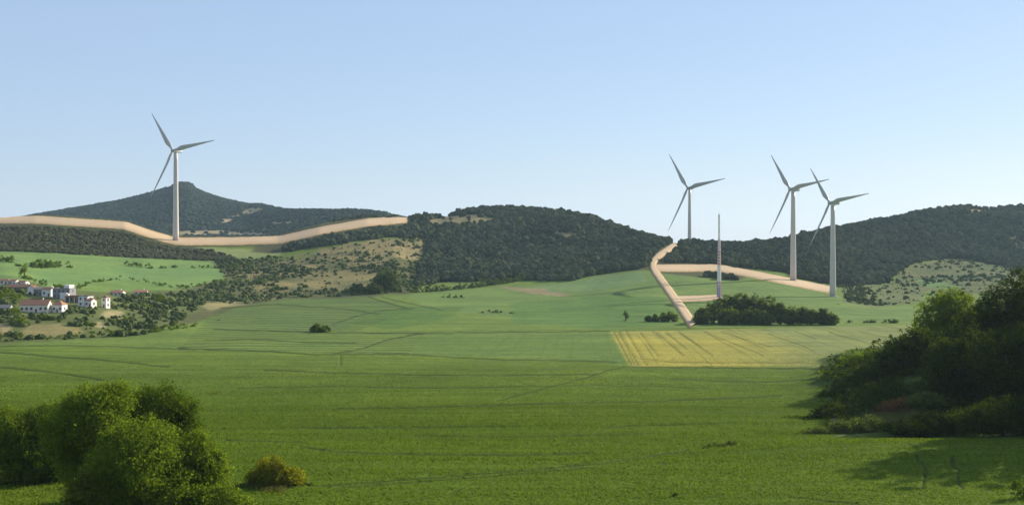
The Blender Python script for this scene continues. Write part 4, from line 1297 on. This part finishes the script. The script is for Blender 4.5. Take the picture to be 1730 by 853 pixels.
# ------------------------------------------------------------------ striped mast
def mast():
    X, Y, zz = ground(1215, 503)
    s = Y / F
    root = empty('lattice_mast', (X, Y, zz), 'slender tapering red, white and blue mast at the end of the short spur', 'mast', None, R(62))
    M_ = {'blue': simple('mast_blue', (.36, .41, .66), .5, .1), 'cream': simple('mast_cream', (.80, .76, .68), .5, .1), 'red': simple('mast_red', (.48, .20, .18), .5, .1),
          'pink': simple('mast_pale_red', (.78, .60, .55), .5, .1), 'white': simple('mast_white', (.82, .80, .72), .5, .08), 'lilac': simple('mast_lilac', (.62, .58, .68), .5, .1)}
    H = 141 * s

    def hw(z): return (2.7 - 2.1 * min(1, z / H)) * s
    secs = [(0, 18, 'blue'), (18, 28, 'lilac'), (28, 55, 'cream'), (55, 80, 'pink'), (80, 100, 'pink')]
    for a, b, c in secs:
        z0, z1 = a * s, b * s
        mb = MB()
        h0, h1 = hw(z0), hw(z1)
        mb.frustum(0, 0, z0, z1, h0 * .93, h0 * .93, h1 * .93, h1 * .93, 0)
        for sx in (-1, 1):
            for sy in (-1, 1): mb.tube([(sx * h0, sy * h0, z0), (sx * h1, sy * h1, z1)], [.28, .26], 6, 1)
        nr = int((b - a) / 4.5)
        for i in range(nr):
            zq = z0 + (z1 - z0) * (i + .5) / nr; hq = hw(zq)
            if c in ('blue', 'lilac'): mb.frustum(0, 0, zq - .22, zq + .22, hq * 1.04, hq * 1.04, hq * 1.04, hq * 1.04, 1)
            if a == 55:
                for sx in (-.45, .45):
                    for (dx, dy) in ((0, -1), (1, 0), (0, 1), (-1, 0)):
                        px_, py_ = (sx * hq, dy * hq * .95) if dx == 0 else (dx * hq * .95, sx * hq)
                        mb.box(px_ - .42, px_ + .42, py_ - .42, py_ + .42, zq - .45, zq + .45, 2)
        edge = {'blue': 'red', 'lilac': 'red', 'cream': 'white', 'pink': 'pink'}[c]
        mb.build('mast_section', [M_[c], M_[edge], M_['red']], root)
    mb = MB()
    z0, z1 = 100 * s, H
    h0, h1 = hw(z0) * .8, .5
    for sx in (-1, 1):
        for sy in (-1, 1): mb.tube([(sx * h0, sy * h0, z0), (sx * h1, sy * h1, z1)], [.2, .16], 6)
    n = 14
    for i in range(n):
        za, zb = z0 + (z1 - z0) * i / n, z0 + (z1 - z0) * (i + 1) / n
        ha = h0 + (h1 - h0) * i / n; hb = h0 + (h1 - h0) * (i + 1) / n
        cs = [(-1, -1), (1, -1), (1, 1), (-1, 1)]
        for q in range(4):
            a, b = cs[q], cs[(q + 1) % 4]
            mb.tube([(a[0] * ha, a[1] * ha, za), (b[0] * hb, b[1] * hb, zb)], [.14, .14], 5)
            mb.tube([(b[0] * ha, b[1] * ha, za), (a[0] * hb, a[1] * hb, zb)], [.14, .14], 5)
            mb.tube([(a[0] * ha, a[1] * ha, za), (b[0] * ha, b[1] * ha, za)], [.14, .14], 5)
    mb.tube([(0, 0, z1), (0, 0, z1 + 2.5)], [.15, .08], 6)
    mb.build('spire', M_['white'], root)
    mb = MB(); mb.box(-3.2, 3.2, -3.2, 3.2, -1.2, .3); mb.build('foundation', M_CONC, root)


mast()

# ------------------------------------------------------------------ village
W_WHITE = simple('white_render', (.74, .70, .63), .9, .1, .5, bump=.1)
W_CREAM = simple('cream_render', (.70, .64, .54), .9, .12, .5, bump=.1)
W_GREY = simple('grey_render', (.26, .245, .235), .95, .2, .5, bump=.1)
W_BROWN = simple('brown_stone', (.24, .19, .15), .95, .25, .7, bump=.2)
W_LILAC = simple('pale_grey_render', (.60, .57, .58), .9, .1, .5)
M_GLASS = simple('window_glass', (.07, .075, .08), .15, .1, spec=.5)
M_FRAME = simple('window_frame', (.35, .30, .26), .6, .1)
M_WDOOR = simple('wooden_door', (.16, .09, .05), .7, .2)


def tile_mat(name, c):
    m, nt, b = new_mat(name)
    tc = N(nt, 'ShaderNodeTexCoord')
    wv = N(nt, 'ShaderNodeTexWave', wave_type='BANDS', bands_direction='X'); wv.inputs['Scale'].default_value = 1.6; wv.inputs['Distortion'].default_value = .4
    nt.links.new(tc.outputs['Object'], wv.inputs[0])
    n = scaled_noise(nt, tc.outputs['Object'], (1.3,) * 3, 4, rough=.7)
    f = math_node(nt, 'ADD', math_node(nt, 'MULTIPLY', wv.outputs['Fac'], .35), math_node(nt, 'MULTIPLY', n, .8), clamp=True)
    nt.links.new(mixc(nt, f, tuple(x * .55 for x in c), tuple(min(1, x * 1.35) for x in c)), b.inputs['Base Color'])
    return m


T_ORANGE = tile_mat('orange_tiles', (.40, .195, .115))
T_BROWN = tile_mat('brown_tiles', (.25, .14, .09))
T_GREY = tile_mat('grey_roofing', (.22, .20, .18))


def house(px_, pyb, w_px, hw_px, wall, roof, kind, label, depth=7.0, rz=0.0, rise=1.6, storeys=1, nwin=3, door=True, extra=None, Yoff=0):
    X, Y, zz = ground(px_, pyb)
    Y += depth * .5 + Yoff
    zz = min(float(Zat(np.array(X + dx), np.array(Y + dy))) for dx in (-3, 3) for dy in (-depth * .4, depth * .4))
    zvis = HC - (pyb - HY) * (Y - depth * .5) / F
    s = Y / F
    W, H = w_px * s, hw_px * s
    root = empty('house', (X, Y, zvis), label, 'house', 'houses of the village', rz)
    b0 = zz - zvis - .5
    x0, x1, y0, y1 = -W / 2, W / 2, -depth / 2, depth / 2
    mb = MB()
    mb.box(x0, x1, y0, y1, b0, H)
    if kind == 'gable':   # gable ends belong to the wall
        mb.add([(x0, y0, H), (x0, y1, H), (x0, 0, H + rise), (x1, y0, H), (x1, y1, H), (x1, 0, H + rise)], [(0, 2, 1), (3, 4, 5), (0, 3, 5, 2), (1, 2, 5, 4)])
    wl_ = mb.build('wall', wall, root)
    mb = MB()
    o = .35
    t = .22
    if kind == 'gable':
        sl = rise / (depth / 2)
        for sgn in (-1, 1):
            ye = sgn * (depth / 2 + o); ze = H - o * sl
            a = [(x0 - o, ye, ze + .03), (x1 + o, ye, ze + .03), (x1 + o, 0, H + rise + .03), (x0 - o, 0, H + rise + .03)]
            bq = [(p[0], p[1], p[2] + t) for p in a]
            mb.add(a + bq, [(0, 1, 2, 3), (4, 7, 6, 5), (0, 4, 5, 1), (1, 5, 6, 2), (2, 6, 7, 3), (3, 7, 4, 0)])
    elif kind == 'hip':
        r_ = min(W, depth) / 2
        ex, ey = max(W / 2 - r_, .05), max(depth / 2 - r_, .05)
        mb.frustum(0, 0, H + .004, H + .2, W / 2 + o, depth / 2 + o, W / 2 + o, depth / 2 + o)
        mb.frustum(0, 0, H + .204, H + rise + .2, W / 2 + o, depth / 2 + o, ex, ey)
    else:                 # flat roof: slab and parapet
        mb.box(x0 + .25, x1 - .25, y0 + .25, y1 - .25, H + .002, H + .12)
        for (a, b, c, d) in ((x0 - .1, x1 + .1, y0 - .1, y0 + .22), (x0 - .1, x1 + .1, y1 - .22, y1 + .1), (x0 - .1, x0 + .22, y0 + .222, y1 - .222), (x1 - .22, x1 + .1, y0 + .222, y1 - .222)):
            mb.box(a, b, c, d, H + .003, H + .5)
    rf = mb.build('roof', roof, root)
    if kind == 'gable' and W > 6:
        mb = MB(); mb.box(x1 * .45 - .35, x1 * .45 + .35, depth * .12, depth * .12 + .7, H + rise * .5, H + rise + 1.0)
        mb.build('chimney', wall, rf)
    # openings on the front and on the right-hand side
    dslot = nwin // 2 if door else -1
    for st in range(storeys):
        zb = H * st / storeys + (H / storeys) * .36
        hh = min(1.3, H / storeys * .45)
        for i in range(nwin):
            xc = x0 + W * (i + .5) / nwin
            if st == 0 and i == dslot:
                mb = MB(); mb.box(xc - .5, xc + .5, y0 - .06, y0 - .004, 0.02, min(2.1, H * .75)); mb.build('door', M_WDOOR, root)
                continue
            fr_ = MB(); ww = min(.6, W / nwin * .32)
            for (a, b, c, d) in ((xc - ww - .1, xc + ww + .1, zb - .1, zb), (xc - ww - .1, xc + ww + .1, zb + hh, zb + hh + .1), (xc - ww - .1, xc - ww, zb + .002, zb + hh - .002), (xc + ww, xc + ww + .1, zb + .002, zb + hh - .002)):
                fr_.box(a, b, y0 - .10, y0 - .003, c, d)
            wf = fr_.build('window', M_FRAME, root)
            p_ = MB(); p_.box(xc - ww + .004, xc + ww - .004, y0 - .05, y0 - .004, zb + .004, zb + hh - .004); p_.build('pane', M_GLASS, wf)
        yc = 0
        fr_ = MB(); ww = .5
        for (a, b, c, d) in ((yc - ww - .1, yc + ww + .1, zb - .1, zb), (yc - ww - .1, yc + ww + .1, zb + hh, zb + hh + .1), (yc - ww - .1, yc - ww, zb + .002, zb + hh - .002), (yc + ww, yc + ww + .1, zb + .002, zb + hh - .002)):
            fr_.box(x1 + .003, x1 + .10, a, b, c, d)
        wf = fr_.build('window', M_FRAME, root)
        p_ = MB(); p_.box(x1 + .004, x1 + .05, yc - ww + .004, yc + ww - .004, zb + .004, zb + hh - .004); p_.build('pane', M_GLASS, wf)
    if extra: extra(root, W, H, depth)
    return root


def annex(root, W, H, d):
    mb = MB(); mb.box(W * .02, W * .42, -d / 2 - 2.2, -d / 2 - .004, -1.5, H * .62); mb.box(W * .43, W * .5 + .02, -d / 2 - 1.8, -d / 2 - .004, -1.5, H * .55)
    mb.box(W * .14, W * .46, -d / 2 + .3, d / 2 - 1.5, H + .13, H + 2.4)
    mb.build('white_annex', W_WHITE, root)
    mb = MB(); mb.box(-W / 2 - .35, -W / 2 - .004, -d / 2, -d / 2 + .7, -1.5, H + 1.6); mb.build('chimney_pier', W_WHITE, root)


def portal(root, W, H, d):
    for i in range(4):
        x = -W / 2 + .3 + (W - .6) * i / 3
        mb = MB(); mb.box(x - .18, x + .18, -d / 2 - 1.6, -d / 2 - 1.25, -1.2, H - .3); mb.build('post', W_CREAM, root)
    mb = MB(); mb.box(-W / 2 - .2, W / 2 + .2, -d / 2 - 1.9, -d / 2 - .11, H - .298, H - .02); mb.build('porch_roof', T_BROWN, root)


house(105, 505, 30, 17, W_GREY, T_GREY, 'flat', 'tall dark grey flat roofed house with white annexes', 8, R(-8), storeys=2, nwin=4, extra=annex)
house(124, 511, 26, 10, W_BROWN, T_BROWN, 'flat', 'low brown house with a porch, right of the tall grey house', 6, R(-5), nwin=4, extra=portal)
house(142, 518, 18, 17, W_WHITE, T_GREY, 'flat', 'white two storey block with a flat roof, right of the brown porch house', 6, R(-14), storeys=2, nwin=2)
house(153, 519, 13, 11, W_WHITE, T_ORANGE, 'gable', 'small white house with a reddish roof at the corner of the white block', 5, R(-20), nwin=2, rise=1.4, Yoff=-2)
house(177, 520, 9, 17, W_WHITE, T_BROWN, 'hip', 'narrow white tower house standing apart on the right', 4, R(-18), storeys=2, nwin=1, rise=1.2)
house(98, 528, 17, 13, W_WHITE, T_ORANGE, 'hip', 'small white house with a bright orange hipped roof below the tall grey house', 6, R(-10), nwin=3, rise=2.2)
house(56, 528, 46, 13, W_CREAM, T_ORANGE, 'gable', 'long cream house with a long orange roof', 8, R(4), nwin=6, rise=2.6)
house(79, 501, 16, 12, W_WHITE, T_BROWN, 'gable', 'white house with a brown roof and base, left of the tall grey house', 6, R(-6), nwin=2, rise=1.2)
house(64, 499, 12, 10, W_GREY, T_GREY, 'gable', 'small dark grey house between two white ones', 6, R(5), nwin=2, rise=1.2)
house(53, 498, 11, 12, W_WHITE, T_BROWN, 'gable', 'white house with a steep end wall, right of the big tree', 5, R(70), nwin=2, rise=1.4)
house(30, 492, 34, 7, W_BROWN, T_BROWN, 'gable', 'long brown roofed barn behind the big tree', 7, R(3), nwin=4, rise=1.6)
house(37, 484, 13, 7, W_WHITE, T_BROWN, 'gable', 'white cottage in the top row of the village, rightmost', 6, R(-8), nwin=2, rise=1.0)
house(21, 482, 12, 7, W_WHITE, T_BROWN, 'gable', 'white cottage in the middle of the top row of the village', 6, R(-4), nwin=2, rise=1.0)
house(6, 481, 13, 7, W_CREAM, T_BROWN, 'gable', 'cream cottage at the left end of the top row of the village', 6, R(3), nwin=2, rise=1.0)
house(6, 527, 18, 7, W_CREAM, T_GREY, 'gable', 'cream house with a grey roof at the left edge below the big tree', 6, R(5), nwin=3, rise=1.5)
house(196, 499, 21, 4.5, W_WHITE, T_ORANGE, 'gable', 'low white farm house with an orange roof, left one of the outlying pair', 7, R(-5), nwin=3, rise=1.4)
house(236, 498, 20, 4.5, W_WHITE, T_ORANGE, 'gable', 'low white farm house with an orange roof, right one of the outlying pair', 7, R(9), nwin=3, rise=1.4)

# ------------------------------------------------------------------ air
HAZE = True
if HAZE:
    m = bpy.data.materials.new('haze_air'); m.use_nodes = True
    nt = m.node_tree
    nt.nodes.remove(nt.nodes['Principled BSDF'])
    pv = nt.nodes.new('ShaderNodeVolumePrincipled')
    pv.inputs['Color'].default_value = (.62, .82, 1.0, 1)
    pv.inputs['Density'].default_value = .000036
    pv.inputs['Anisotropy'].default_value = .2
    nt.links.new(pv.outputs[0], nt.nodes['Material Output'].inputs['Volume'])
    mb = MB()
    xl = 17000 * 1.1
    mb.box(-40000, 40000, -300, 15200, float(Z.min()) - 1.5, 340)
    o = mb.build('haze', m)
    tag(o, 'thin bluish summer haze over the valley', 'haze', kind='stuff')
